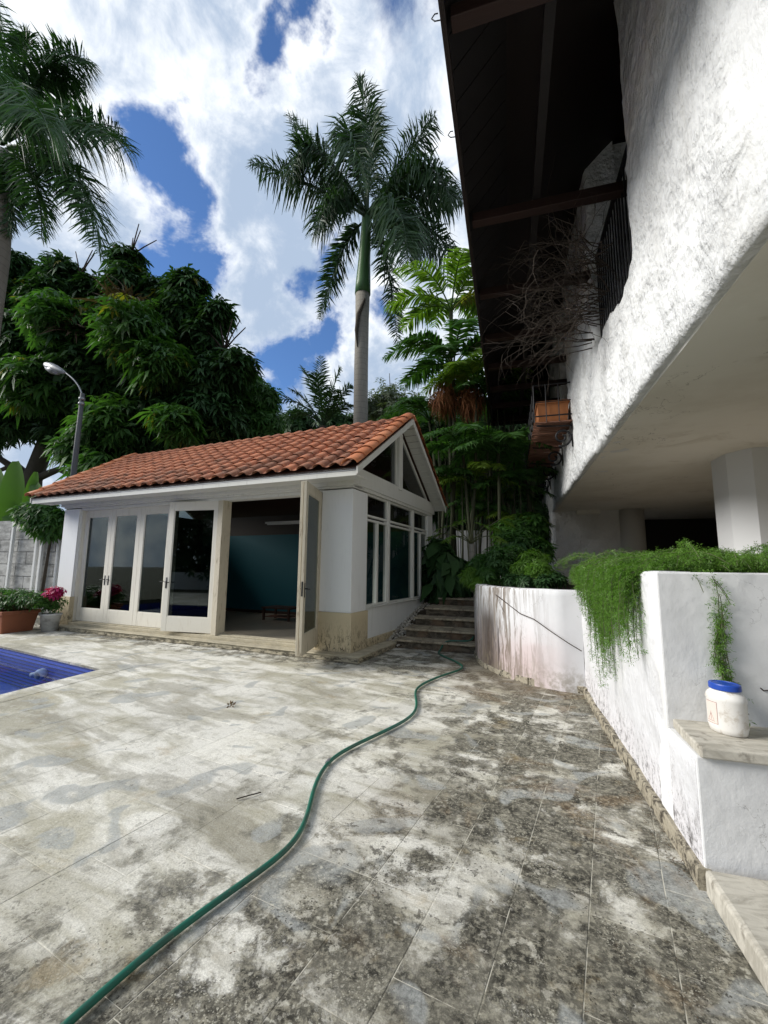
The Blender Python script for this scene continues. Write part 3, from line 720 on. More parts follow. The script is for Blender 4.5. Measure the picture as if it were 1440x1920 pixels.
# back slope, unseen from the front: one joined sheet of barrel rows
for c in range(NC):
    x = -8.66 + (c + .5) * sp
    for r_ in range(NR):
        b0 = Vector((x, 2 * RV - EV + .05, EZ + .065)) + Vector((0, -dirv.y, dirv.z)) * (r_ * ex) + Vector((0, -nrm.y, nrm.z)) * .045; b1 = b0 + Vector((0, -dirv.y, dirv.z)) * (ex * 1.04) - Vector((0, -nrm.y, nrm.z)) * .02
        vs = []
        for b_ in (b0, b1):
            for k in range(5):
                a = math.pi * k / 4; vs.append(b_ + Vector((.14 * math.cos(a), 0, 0)) + Vector((0, -nrm.y, nrm.z)) * (.08 * math.sin(a)))
        pan.add(vs, [(k, k + 1, 6 + k, 5 + k) for k in range(4)])
pan.build('roof_tile_pans', 'roof_tile_clay', PV, True, kind='stuff')
vm = tile_mesh('verge_tile', 'verge_tile_clay', .155, .135, .42, 8, .018)
for u in (.22, -8.66):
    for k in range(9):
        base = Vector((u, EV - .08, EZ + .06)) + dirv * (k * slope_len / 9) + nrm * .05
        o = link('verge_tile', vm, PV); o.location = base; o.rotation_euler = (ang - .05, .0, random.uniform(-.02, .02))
    for k in range(9):
        base = Vector((u, 2 * RV - EV + .08, EZ + .06)) + Vector((0, -dirv.y, dirv.z)) * (k * slope_len / 9) + Vector((0, -nrm.y, nrm.z)) * .05
        o = link('verge_tile', vm, PV); o.location = base; o.rotation_euler = Euler((ang - .05, 0, math.pi), 'XYZ')
rm = tile_mesh('ridge_tile', 'roof_tile_clay', .125, .11, .46, 6)
for k in range(22):
    o = link('ridge_tile', rm, PV); o.location = (-8.75 + k * .413 + .43, RV, RZ + .045 + random.uniform(0, .008)); o.rotation_euler = (0, .03, R(90) + random.uniform(-.02, .02))

# ------------------------------------------------------------------ house
HX = 1.45
HS = empty('villa', (HX, 8, 0), 0, 'rough white plastered villa with a dark wooden eave overhanging the deck at the right', 'house')
def wall_sheet(name, m, ys, zs, keep, x0, thick, amp, parent, wfun=None):
    ny, nz = len(ys) - 1, len(zs) - 1
    K = np.zeros((ny + 2, nz + 2), bool)
    for i in range(ny):
        for j in range(nz): K[i + 1, j + 1] = keep((ys[i] + ys[i + 1]) / 2, (zs[j] + zs[j + 1]) / 2)
    idx = {}; V = []; Fc = []
    ND = 5
    def vid(i, j, k):
        key = (i, j, k)
        if key not in idx:
            y, z = ys[i], zs[j]; x = x0 + thick * k / ND
            p = Vector((x, y, z)); n1_ = noise.noise_vector(p * 1.1) * amp * 1.6 + noise.noise_vector(p * 4.) * amp * .8 + noise.noise_vector(p * 13) * amp * .38
            if k == 0: n1_ += Vector((noise.noise(p * 9) * amp * .35, 0, 0))
            edge = not (K[i, j] and K[i + 1, j] and K[i, j + 1] and K[i + 1, j + 1])
            rnd = .03 if (edge and k == 0) else 0
            V.append((x + n1_.x + rnd, y + n1_.y * .6, z + n1_.z * .7)); idx[key] = len(V) - 1
        return idx[key]
    for i in range(ny):
        for j in range(nz):
            if not K[i + 1, j + 1]: continue
            Fc.append((vid(i, j, 0), vid(i, j + 1, 0), vid(i + 1, j + 1, 0), vid(i + 1, j, 0)))
            for (di, dj, a, b) in ((-1, 0, (i, j + 1), (i, j)), (1, 0, (i + 1, j), (i + 1, j + 1)), (0, -1, (i, j), (i + 1, j)), (0, 1, (i + 1, j + 1), (i, j + 1))):
                if not K[i + 1 + di, j + 1 + dj]:
                    for k in range(ND): Fc.append((vid(*a, k), vid(*b, k), vid(*b, k + 1), vid(*a, k + 1)))
    o = npmesh(name, np.array(V), np.array(Fc)[:, ::-1], m, None, smooth=True); inpar(o, parent); return o
def lines(a, b, st, *musts):
    pts = sorted([a, b, *musts]); out = [a]
    for p, q in zip(pts[:-1], pts[1:]):
        n = max(1, round((q - p) / st)); out += [p + (q - p) * (k + 1) / n for k in range(n)]
    return out
ys = lines(-3, 18.9, .075, 5.1, 7.42, 10.7, 14.2, 15.5, 12.0)
zs = lines(1.1, 9.6, .075, 3.5, 5.1, 4.9)
def keep(y, z):
    if z < 3.5 and y < 15.5: return False
    if 5.1 < y < 7.42 and z > 5.1 + .12 * math.sin(y * 3): return False
    if 10.7 < y < 14.2 and z > 4.9: return False
    return True
wall_sheet('facade_wall', 'rough_plaster', ys, zs, keep, HX, .5, .022, HS)
def HB(name, m, *boxes, bevel=0, label=None, kind=None):
    g = MB()
    for b in boxes: g.box(*b)
    o = g.build(name, m, bevel=bevel, label=label, kind=kind); inpar(o, HS); return o
HB('soffit', 'soffit_paint', (HX + .10, 9, -3, 15.5, 3.485, 3.75), (HX + .5, 9, 15.5, 19.4, 3.485, 3.75))
HB('soffit_beam', 'soffit_paint', (2.2, 2.9, 15.2, 15.5, 3.36, 3.488))
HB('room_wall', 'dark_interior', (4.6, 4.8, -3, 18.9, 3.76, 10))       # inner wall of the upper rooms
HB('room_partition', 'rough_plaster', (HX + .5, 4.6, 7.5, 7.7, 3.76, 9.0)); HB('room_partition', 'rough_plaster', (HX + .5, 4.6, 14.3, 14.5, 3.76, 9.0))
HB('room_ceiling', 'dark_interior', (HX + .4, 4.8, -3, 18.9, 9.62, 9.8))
# recess textured wall
ysr = lines(HX + .1, 3.5, .08); zsr = lines(1.1, 3.5, .08)
g = MB(); nx = len(ysr); nzr = len(zsr)
vs = []
for x in ysr:
    for z in zsr:
        p = Vector((x, 15.5, z)); w_ = noise.noise_vector(p * 3) * .04 + noise.noise_vector(p * 10) * .02; vs.append((x, 15.45 + w_.y, z))
g.add(vs, [(i * nzr + j, (i + 1) * nzr + j, (i + 1) * nzr + j + 1, i * nzr + j + 1) for i in range(nx - 1) for j in range(nzr - 1)])
inpar(g.build('recess_wall', 'house_plaster_recess', smooth=True), HS)
HB('recess_wall_core', 'column_paint', (HX + .2, 3.5, 15.52, 15.9, 1.0, 3.48))
g = MB(); g.lathe((3.86, 15.5, 1.1), [(.37, 0), (.37, 2.39)], 28); inpar(g.build('round_column', 'column_paint', smooth=True), HS)
g = MB(); g.prism([(3.56, 8.36), (3.78, 8.03), (7.5, 7.95), (7.5, 8.9), (3.56, 8.9)], 1.1, 3.488); inpar(g.build('square_column', 'column_white'), HS)
HB('terrace_wall', 'dark_interior', (4.2, 9, 18.6, 18.9, 1.0, 3.48), (9, 9.3, -3, 19.3, 1.0, 3.5))  # near-black colour carries the shade of the deep niche
HB('terrace_floor', 'floor_tile', (1.75, 9, 4.3, 19, .8, 1.12))
# big eave: boards, beams, fascia
EX, EZH = -.42, 6.5
eo = empty('villa_eave', (0, 8, 6.5), 0)
g = MB()
ZT = 9.35
nb = 60
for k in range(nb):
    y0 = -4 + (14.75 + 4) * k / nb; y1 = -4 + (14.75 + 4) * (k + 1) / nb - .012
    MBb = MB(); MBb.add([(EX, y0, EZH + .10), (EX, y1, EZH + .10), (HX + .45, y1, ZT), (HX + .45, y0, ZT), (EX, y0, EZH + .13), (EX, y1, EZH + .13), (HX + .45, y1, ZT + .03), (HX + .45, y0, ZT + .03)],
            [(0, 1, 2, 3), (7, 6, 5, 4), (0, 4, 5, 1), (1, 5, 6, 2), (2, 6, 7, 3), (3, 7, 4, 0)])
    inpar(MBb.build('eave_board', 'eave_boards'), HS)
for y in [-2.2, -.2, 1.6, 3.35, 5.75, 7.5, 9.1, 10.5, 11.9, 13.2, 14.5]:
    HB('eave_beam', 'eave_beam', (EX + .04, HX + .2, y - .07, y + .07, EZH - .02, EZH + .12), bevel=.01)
HB('ridge_beam', 'eave_boards', (.45, .55, -4, 14.7, EZH + .12, EZH + .24))
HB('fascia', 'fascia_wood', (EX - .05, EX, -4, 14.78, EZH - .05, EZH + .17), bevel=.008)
HB('end_fascia', 'fascia_wood', (EX, HX - .02, 14.76, 14.80, EZH - .05, EZH + .17))
g = MB(); g.add([(EX + .01, 14.70, EZH + .10), (HX + .40, 14.70, EZH + .10), (HX + .40, 14.70, ZT - .02), (EX + .01, 14.70, EZH + .13)], [(0, 1, 2, 3)]); inpar(g.build('eave_end_panel', 'eave_boards'), HS)
g = MB(); g.add([(EX - .05, -4, EZH + .172), (EX - .05, 14.8, EZH + .172), (5, 14.8, ZT + 2.6), (5, -4, ZT + 2.6), (EX - .05, -4, EZH + .20), (EX - .05, 14.8, EZH + .20), (5, 14.8, ZT + 2.65), (5, -4, ZT + 2.65)],
                [(0, 1, 2, 3), (7, 6, 5, 4), (0, 4, 5, 1), (1, 5, 6, 2), (2, 6, 7, 3), (3, 7, 4, 0)]); inpar(g.build('roof_cover', 'fascia_wood'), HS)
bpy.data.objects.remove(eo)
for (px, py) in ((815, 95), (822, 145), (850, 290)):
    y = -.4
    d = ray(px, py); tt = (EX - .08) / d[0]; p = np.array([0, 0, H]) + d * tt
    g = MB(); a0 = Vector((EX - .05, p[1], EZH + .05)); g.tube([a0, a0 + Vector((-.06, 0, .01)), a0 + Vector((-.09, 0, .05)), a0 + Vector((-.06, 0, .09)), a0 + Vector((-.03, 0, .085))], .006, 6)
    inpar(g.build('gutter_hook', 'iron'), HS)
# window bars in the big opening
def HBgroup(): pass
win = MB(); win.box(HX + .10, HX + .14, 5.14, 7.40, 5.16, 5.20)
wino = win.build('window_grille', 'iron'); inpar(wino, HS)
MB().box(HX + .095, HX + .145, 5.14, 7.4, 6.74, 6.79).build('crossbar', 'iron', wino)
for k in range(17):
    y = 5.2 + k * .135
    g = MB(); g.tube([(HX + .12, y, 5.18), (HX + .12, y, 6.78)], .013, 6); o = g.build('bar', 'iron'); o.parent = wino
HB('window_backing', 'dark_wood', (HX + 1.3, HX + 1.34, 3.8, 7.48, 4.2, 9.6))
# balcony opening frames
HB('balcony_door', 'dark_wood', (HX + .38, HX + .42, 10.72, 14.18, 4.95, 9.3))
HB('balcony_post', 'rough_plaster', (HX + .02, HX + .2, 11.9, 12.15, 4.9, 9.3)); HB('balcony_post', 'rough_plaster', (HX + .02, HX + .18, 13.2, 13.4, 4.9, 9.3))
# balcony with iron rail, slatted floor, scroll brackets
bal = empty('flower_balcony', (HX, 10, 4.9), 0, 'narrow iron window balcony with a reddish slatted floor and scroll brackets on the white wall', 'balcony')
BX0, BX1, BY0, BY1, BZ = .64, 1.43, 9.95, 16.6, 4.85
g = MB()
for z in (BZ + .12, BZ + .86): 
    g.tube([(BX1, BY0, z), (BX0, BY0, z), (BX0, BY1, z), (BX1, BY1, z)], .018, 6)
g.tube([(BX1, BY0, BZ + .45), (BX0, BY0, BZ + .45), (BX0, BY1, BZ + .45)], .012, 6)
inpar(g.build('rail', 'iron'), bal)
for k in range(13):
    y = BY0 + (BY1 - BY0) * k / 12; g = MB(); g.tube([(BX0, y, BZ - .02), (BX0, y, BZ + .86)], .014, 6); inpar(g.build('rail_post', 'iron'), bal)
for x in (.9, 1.17): g = MB(); g.tube([(x, BY0, BZ - .02), (x, BY0, BZ + .86)], .012, 6); inpar(g.build('rail_post', 'iron'), bal)
sl_me = MB().box(-.40, .40, -.035, .035, 0, .025).mesh('floor_slat', 'slat_wood')
for k in range(54):
    o = link('floor_slat', sl_me); o.location = ((BX0 + BX1) / 2 + random.uniform(-.01, .01), BY0 + .05 + k * (BY1 - BY0 - .1) / 53, BZ - .03 + random.uniform(-.006, .006)); o.rotation_euler = (random.uniform(-.15, .15), 0, random.uniform(-.02, .02)); inpar(o, bal)
def scroll(cy, zc, s=1.):
    g = MB(); pts = []
    c = Vector((HX - .20 * s, cy, zc - .22 * s))
    for k in range(40):
        a = -1.2 - k / 39 * 9.4; r = (.19 - .155 * k / 39) * s; pts.append(c + Vector((math.cos(a) * -r, 0, math.sin(a) * r)))
    top = [(BX0 + .05, cy, BZ - .07), (HX - .35 * s, cy, BZ - .10)]
    g.tube([*top, (HX - .02, cy, BZ - .12)], .018, 6); g.tube(pts, .026, 6); g.tube([(HX - .02, cy, BZ - .1), (HX - .02, cy, zc - .42 * s)], .016, 6)
    inpar(g.build('scroll_bracket', 'iron', smooth=True), bal)
for y in (10.05, 11.9, 13.7, 15.4, 16.5): scroll(y, BZ - .12, 1.15)
for k, y in enumerate((10.35, 11.25)):
    fb = empty('window_box', (1.05, y, BZ + .0), 0, 'rectangular terracotta planter box at the front end of the iron balcony' if k == 0 else 'rectangular terracotta planter box behind the first one on the iron balcony', 'planter box', 'terracotta boxes on the balcony')
    g = MB()
    for zz, gr in ((.0, 0.), (.30, .02), (.36, .05)): pass
    g.add([(x * (.30 + e), yy * (.32 + e), z) for z, e in ((0, 0), (.42, .035), (.42, .055), (.48, .055), (.48, .02), (.40, .015)) for x, yy in ((-1, -1), (1, -1), (1, 1), (-1, 1))],
          [(3, 2, 1, 0)] + [(4 * i + j, 4 * i + (j + 1) % 4, 4 * i + 4 + (j + 1) % 4, 4 * i + 4 + j) for i in range(5) for j in range(4)])
    g.build('box', 'orange_pot', fb); MB().box(-.3, .3, -.32, .32, .38, .405).build('soil', 'soil', fb)

# ------------------------------------------------------------------ planter walls, bench, skirting
WX = .86
def rough_wall(name, m, path, z0, z1, amp, st=.06, thick=.2, label=None, cat=None, ztop=None, round_=.02):
    """vertical wall along a plan path (outer face), lit side to the left of travel"""
    P_ = [np.array(p, float) for p in path]; seg = []; 
    for a, b in zip(P_[:-1], P_[1:]):
        n = max(1, int(np.linalg.norm(b - a) / st)); seg += [a + (b - a) * k / n for k in range(n)]
    seg.append(P_[-1]); n = len(seg)
    T = [seg[min(i + 1, n - 1)] - seg[max(i - 1, 0)] for i in range(n)]; T = [t_ / np.linalg.norm(t_) for t_ in T]
    N = [np.array([t_[1], -t_[0]]) for t_ in T]   # pointing right of travel = inside
    nz = max(2, int((z1 - z0) / st)); V = []; rows = nz + 1 + 3
    for i, p in enumerate(seg):
        zt = z1 if ztop is None else ztop(p[0], p[1])
        col = [(0, z0 + (zt - round_ - z0) * j / nz) for j in range(nz + 1)] + [(round_, zt), (thick - round_, zt), (thick, zt - round_)]
        col += [(thick, z0)]
        for d, z in col:
            q = Vector((*(p + N[i] * d), z)); w = (noise.noise_vector(q * 2.) * amp + noise.noise_vector(q * 8) * amp * .5) * min(1., i * st / .18)
            V.append((q.x + w.x, q.y + w.y, z + (w.z if z > z0 + .01 else 0)))
    rows = len(col); Fc = [(i * rows + j, (i + 1) * rows + j, (i + 1) * rows + j + 1, i * rows + j + 1) for i in range(n - 1) for j in range(rows - 1)]
    g = MB(); g.add(V, Fc); e0 = tuple(range(rows)); e1 = tuple((n - 1) * rows + j for j in range(rows))[::-1]
    g.add([V[i] for i in e0], [tuple(range(rows))]); g.add([V[i] for i in e1], [tuple(range(rows))])
    o = g.build(name, m, smooth=True); o.data.polygons.foreach_set('use_smooth', [len(pp.vertices) == 4 for pp in o.data.polygons])
    if label: tag(o, label, cat)
    return o
CP = [(.86, 5.96), (.60, 5.97), (.30, 6.12), (.0, 6.38), (-.23, 6.70), (-.42, 7.05), (-.53, 7.4), (-.60, 7.85), (-.66, 8.4), (-.76, 10), (-.92, 12.4)]
cw = rough_wall('curved_planter_wall', 'curved_wall_plaster', CP, 0, 1.25, .006, label='stained white curved planter wall beside the stone steps', cat='wall')
# skirting stones
def skirt(path, owner, hgt=.085, pr=.03, ln=.38):
    pts = [np.array(p, float) for p in path]; L_ = [0]
    for a, b in zip(pts[:-1], pts[1:]): L_.append(L_[-1] + np.linalg.norm(b - a))
    def P(s):
        for i in range(len(pts) - 1):
            if s <= L_[i + 1] + 1e-6: f_ = (s - L_[i]) / (L_[i + 1] - L_[i]); return pts[i] + (pts[i + 1] - pts[i]) * f_
        return pts[-1]
    s = 0
    while s < L_[-1] - .05:
        e = min(s + ln * random.uniform(1.1, 1.9), L_[-1]); a, b = P(s + .004), P(e - .004); d = (b - a) / np.linalg.norm(b - a); nrm_ = np.array([-d[1], d[0]])
        h = hgt * random.uniform(.75, 1.15); w = pr * random.uniform(.8, 1.3)
        g = MB(); N_ = 6; vs = []
        for k in range(N_ + 1):
            p = a + (b - a) * k / N_
            for o_, z in ((-.02, 0), (w, 0), (w * .97, h * .90), (w * .80, h), (-.02, h)):
                q = Vector((*(p + nrm_ * o_), z)); v = noise.noise_vector(q * 16) * .008; vs.append((q.x + v.x, q.y + v.y, z + (v.z if z > 0 else 0)))
        g.add(vs, [(k * 5 + j, k * 5 + 5 + j, k * 5 + 6 + j, k * 5 + 1 + j) for k in range(N_) for j in range(4)] + [(0, 1, 2, 3, 4), (N_ * 5 + 4, N_ * 5 + 3, N_ * 5 + 2, N_ * 5 + 1, N_ * 5)])
        g.build('skirting_stone', 'skirting_stone', owner); s = e
skirt(CP[:9], cw, .075, .03)
pw = rough_wall('planter_wall', 'planter_plaster', [(WX, 2.998), (WX, 5.98)], 0, 1.5, .010, label='bright white planter wall with mouldy base below the hanging fern', cat='wall', ztop=lambda x, y: 1.5 if y < 5.2 else 1.5 - min(1, (y - 5.2) / .3) * .24)
# end face facing the camera and bench
g = MB(); g.box(WX - .001, 3.2, 2.99, 3.2, 0, 1.497); o = g.build('planter_end_wall', 'bench_plaster', bevel=.01); tag(o, 'smooth grey-white planter wall rising behind the stone bench', 'wall')
bn = empty('stone_bench', (WX, 2.56, 0), 0, 'built-in bench with a beige stone seat slab on a grey plastered base', 'bench')
g = MB(); g.box(-.001, 2.3, .03, .429, 0, .599); g.build('base', 'bench_plaster', bn, bevel=.008)
g = MB(); vs = []
g.prism([(.012, .0), (2.3, .0), (2.3, .432), (.03, .432), (.018, .25)], .60, .652); g.build('seat_slab', 'bench_stone', bn, bevel=.008)
o = rough_wall('bench_side_wall', 'planter_plaster', [(WX - .003, 2.60), (WX - .003, 2.985)], 0, .598, .004, thick=.05); tag(o, 'short white plastered wall end closing the left side of the stone bench', 'wall')
skirt([(WX, 5.92), (WX, 2.56)][::-1] if False else [(WX, 2.57), (WX, 5.9)], pw, .09, .035, .45)
ls = MB(); ls.box(WX - .02, 3, -1.5, 2.55, 0, .12); o = ls.build('low_step', 'bench_stone', bevel=.02); tag(o, 'low beige stone step on the deck below the bench', 'step')
# soil of the beds
g = MB(); g.prism([(.88, 6.05), (3.2, 6.05), (3.2, 3.25), (1.0, 3.25), (1.0, 5.2)], 1.0, 1.38) ; g.build('upper_soil', 'soil', kind='structure')
bedp = [(.95, 6.1), (.60, 6.1), (.35, 6.25), (.1, 6.5), (-.1, 6.8), (-.28, 7.15), (-.4, 7.5), (-.46, 7.9), (-.52, 8.4), (-.62, 10), (-.75, 12.6), (1.6, 12.6), (1.6, 6.1)]
MB().prism(bedp[::-1], .5, 1.12).build('planting_bed', 'soil', kind='structure')
g = MB(); g.prism([(1.6, 4.5), (9.5, 4.5), (9.5, 26), (1.6, 26)], .0, 1.05); g.build('terrace_ground', 'soil', kind='structure')
g = MB(); g.prism([(-3.4, 12.4), (1.6, 12.4), (1.6, 26), (-3.4, 26)], .0, 1.1); g.build('upper_garden', 'soil', kind='structure')

# ------------------------------------------------------------------ steps
stp = empty('stone_steps', (-1.4, 8.1, 0), 0, 'weathered brown stone steps climbing between the pavilion and the curved wall', 'steps')
fronts = [(-2.10, 8.15), (-2.0, 8.50), (-1.93, 9.05), (-1.78, 9.45), (-1.62, 10.3), (-1.40, 11.6)]
for k, (lx, fy) in enumerate(fronts):
    z1 = .165 * (k + 1); z0 = z1 - .165; ny = fronts[k + 1][1] if k < 5 else 12.5
    rx = -.60 - .045 * max(0, fy - 8)
    g = MB(); g.prism([(lx, fy), (rx, fy - .13), (rx, ny + .3), (lx + .02, ny + .3)], 0 if k == 0 else z0 - .05, z1 - .035); inpar(g.build('riser', 'stair_stone'), stp)
    # treads of two or three slabs
    n = 3
    for j in range(n):
        xa = lx - .03 + (rx - lx + .03) * j / n + .004; xb = lx - .03 + (rx - lx + .03) * (j + 1) / n - .004
        fa = fy - .05 - .13 * j / n; fb_ = fy - .05 - .13 * (j + 1) / n
        g = MB(); g.prism([(xa, fa), (xb, fb_), (xb, ny + .1), (xa, ny + .1)], z1 - .034, z1 + random.uniform(0, .006)); inpar(g.build('tread_slab', 'tread_stone', bevel=.008), stp)
# gravel bank beside the steps
g = MB(); g.add([(-2.3, 8.1, .0), (-2.0, 8.1, .05), (-1.7, 9.9, .6), (-1.3, 12.2, 1.1), (-2.0, 12.2, 1.1), (-2.25, 9.8, .45)], [(0, 1, 2, 5), (5, 2, 3, 4)]); g.build('gravel_bank', 'soil', kind='structure')
ico = []; bm = bmesh.new(); bmesh.ops.create_icosphere(bm, subdivisions=1, radius=1); iv = np.array([v.co[:] for v in bm.verts]); ifc = np.array([[v.index for v in f.verts] for f in bm.faces]); bm.free()
V = []; Fc = []
for k in range(1100):
    s = random.random() ** .8; y = 8.12 + s * 2.4; xl = -2.42 + s * .25; xr = -2.0 + s * .35
    x = random.uniform(xl, xr); z = .03 + s * .60 + random.uniform(0, .05) * (1 - abs(x - (xl + xr) / 2)); r = random.uniform(.014, .032)
    vv = iv * np.array([r, r * random.uniform(.7, 1.2), r * random.uniform(.5, .9)]) + np.array([x, y, z]); Fc.append(ifc + len(V) * len(iv)); V.append(vv)
o = npmesh('white_pebbles', np.vstack(V), np.vstack(Fc), 'pebble', kind='stuff', smooth=True); tag(o, 'heap of pale pebbles between the pavilion wall and the steps', 'pebbles')

# ------------------------------------------------------------------ leaf / palm builders
def rosettes(C, Nn, size, nl=7, ratio=.30, droop=.25, jit=.3):
    """C (n,3) centres, Nn (n,3) axis; each is a whorl of nl pointed leaflets -> V,F(quads)"""
    n = len(C); ax = Nn / (np.linalg.norm(Nn, axis=1, keepdims=True) + 1e-9)
    ref = rng.normal(size=(n, 3)); x = np.cross(ax, ref); x /= np.linalg.norm(x, axis=1, keepdims=True) + 1e-9; y = np.cross(ax, x)
    Vs = []; sz = size * rng.uniform(.5, 1.35, (n, 1))
    for k in range(nl):
        a = 2 * math.pi * k / nl + rng.uniform(-jit, jit, (n, 1))
        d = x * np.cos(a) + y * np.sin(a); s_ = -x * np.sin(a) + y * np.cos(a)
        l = sz * rng.uniform(.75, 1.15, (n, 1))
        dr = droop * rng.uniform(.3, 1.6, (n, 1))
        p0 = C + d * l * .08; pm = C + d * l * .55 + ax * l * .06 - np.array([0, 0, 1]) * l * dr * .3; p1 = C + d * l - np.array([0, 0, 1]) * l * dr
        w = l * ratio * .5
        Vs.append(np.stack([p0, pm + s_ * w - ax * w * .25, p1, pm - s_ * w - ax * w * .25], 1))
    V = np.concatenate(Vs, 0).reshape(-1, 3); Fq = np.arange(len(V)).reshape(-1, 4)
    return V, Fq
def blob_points(blobs, n, shell=.55):
    w = np.array([b[3] ** 2 for b in blobs]); w = w / w.sum(); idx = rng.choice(len(blobs), n, p=w)
    B_ = np.array([[*b[:3]] for b in blobs])[idx]; r = np.array([b[3] for b in blobs])[idx]
    sc = np.array([b[4] if len(b) > 4 else .8 for b in blobs])[idx]
    d = rng.normal(size=(n, 3)); d /= np.linalg.norm(d, axis=1, keepdims=True)
    rad = r * (shell + (1 - shell) * rng.random(n) ** .6) * rng.uniform(.72, 1.22, n)
    off = d * rad[:, None]; off[:, 2] *= sc
    return B_ + off, d
def crown(name, blobs, n, size, m, parent=None, nl=7, ratio=.3, droop=.3, up=.5, shell=.5, kind=None):
    C, d = blob_points(blobs, n, shell); ax = d * (1 - up) + np.array([0, 0, 1.]) * up + rng.normal(size=d.shape) * .25
    V, Fq = rosettes(C, ax, size, nl, ratio, droop); return npmesh(name, V, Fq, m, parent, kind)
def camdepth(Y, px, py): d = at(px, py, Y) - np.array([0, 0, H]); return float(d @ np.array([-CW[0][2], -CW[1][2], -CW[2][2]]))
def pblob(px, py, rp, Y, sc=.85): p = at(px, py, Y); return (*p, rp / F * camdepth(Y, px, py), sc)
def bez(p0, p1, p2, n):
    t_ = np.linspace(0, 1, n)[:, None]; return (1 - t_) ** 2 * p0 + 2 * t_ * (1 - t_) * p1 + t_ ** 2 * p2
def frond(pts, nleaf, ll, lw, droop=.5, spread=.9, plume=0., side_bias=None, m='leaf_palm', parent=None, name='frond', rr=.02, ragged=.15, start=.12):
    """pts (n,3) rachis. leaflets on both sides, hanging; one mesh with rachis ribbon"""
    k = len(pts); seg = np.linspace(0, 1, k); ts = np.linspace(start, 1, nleaf); Q = np.stack([np.interp(ts, seg, pts[:, i]) for i in range(3)], 1)
    T = np.gradient(Q, axis=0); T /= np.linalg.norm(T, axis=1, keepdims=True) + 1e-9
    Z = np.array([0, 0, 1.]); S_ = np.cross(T, Z); nn = np.linalg.norm(S_, axis=1, keepdims=True); S_ = np.where(nn > .15, S_ / (nn + 1e-9), np.array([1., 0, 0])); U = np.cross(S_, T)
    Vs = []
    prof = np.sin(np.clip((ts - start) / (1 - start), 0, 1) * math.pi * .86 + .38) ** .6
    for sgn in (-1, 1):
        l = ll * prof * rng.uniform(1 - ragged, 1 + ragged, nleaf)
        el = rng.uniform(-1, 1, nleaf) * plume
        d = S_ * sgn * spread + T * .55 + U * (el[:, None] + .12) + rng.normal(size=Q.shape) * .10; d /= np.linalg.norm(d, axis=1, keepdims=True)
        dr = droop * rng.uniform(.6, 1.4, nleaf)
        p1 = Q + d * (l * .5)[:, None] - Z * (l * dr * .18)[:, None]; p2 = p1 + d * (l * .5 * (1 - dr * .35))[:, None] - Z * (l * dr * .55)[:, None]
        wv = np.cross(d, U + rng.normal(size=Q.shape) * .4); wv /= np.linalg.norm(wv, axis=1, keepdims=True) + 1e-9; w = (lw * .5 * np.minimum(1, l / ll + .2))[:, None]
        Vs.append(np.stack([Q + wv * w * .5, Q - wv * w * .5, p1 - wv * w, p1 + wv * w], 1)); Vs.append(np.stack([p1 + wv * w, p1 - wv * w, p2 - wv * w * .12, p2 + wv * w * .12], 1))
    V = np.concatenate(Vs, 0).reshape(-1, 3); Fq = np.arange(len(V)).reshape(-1, 4)
    # rachis: 3-sided tube
    a = []; Tp = np.gradient(pts, axis=0); Tp /= np.linalg.norm(Tp, axis=1, keepdims=True) + 1e-9
    Sp = np.cross(Tp, Z); Sp /= np.linalg.norm(Sp, axis=1, keepdims=True) + 1e-9; Up = np.cross(Sp, Tp); r_ = (rr * (1.15 - seg))[:, None]
    ring = np.stack([pts + Sp * r_, pts + Up * r_, pts - Sp * r_, pts - Up * r_], 1).reshape(-1, 3); b = len(V)
    Fr = [(b + i * 4 + j, b + i * 4 + (j + 1) % 4, b + i * 4 + 4 + (j + 1) % 4, b + i * 4 + 4 + j) for i in range(k - 1) for j in range(4)]
    return npmesh(name, np.vstack([V, ring]), np.vstack([Fq, np.array(Fr)]), m, parent)
def limb(name, pts, r0, r1, m, parent, n=8, jit=.0):
    P_ = [Vector(p) + Vector(rng.normal(size=3) * jit) for p in pts]; k = len(P_); return MB().tube(P_, [r0 + (r1 - r0) * i / (k - 1) for i in range(k)], n).build(name, m, parent, True)

# ------------------------------------------------------------------ royal palm behind the roof
Yp = 17.
rp = empty('royal_palm_tree', (0, 0, 0), 0, 'tall royal palm with a smooth grey trunk rising behind the tiled roof', 'palm tree')
base = at(676, 1000, Yp); base[2] = 0
tr = [base, at(676, 900, Yp), at(676, 790, Yp), at(677, 690, Yp), at(679, 600, Yp), at(680, 550, Yp)]
MB().tube(tr, [.36, .34, .315, .31, .305, .33], 20).build('trunk', 'palm_bark', rp, True)
MB().tube([at(680, 552, Yp), at(681, 530, Yp), at(683, 490, Yp), at(686, 440, Yp), at(688, 400, Yp)], [.36, .34, .28, .24, .22], 16).build('crownshaft', 'crownshaft_green', rp, True)
g = MB(); g.tube([at(684, 560, Yp - .3), at(672, 590, Yp - .35), at(668, 620, Yp - .35), at(670, 650, Yp - .3)], [.05, .10, .08, .02], 6); g.build('dry_sheath', 'bark_dark', rp, True)
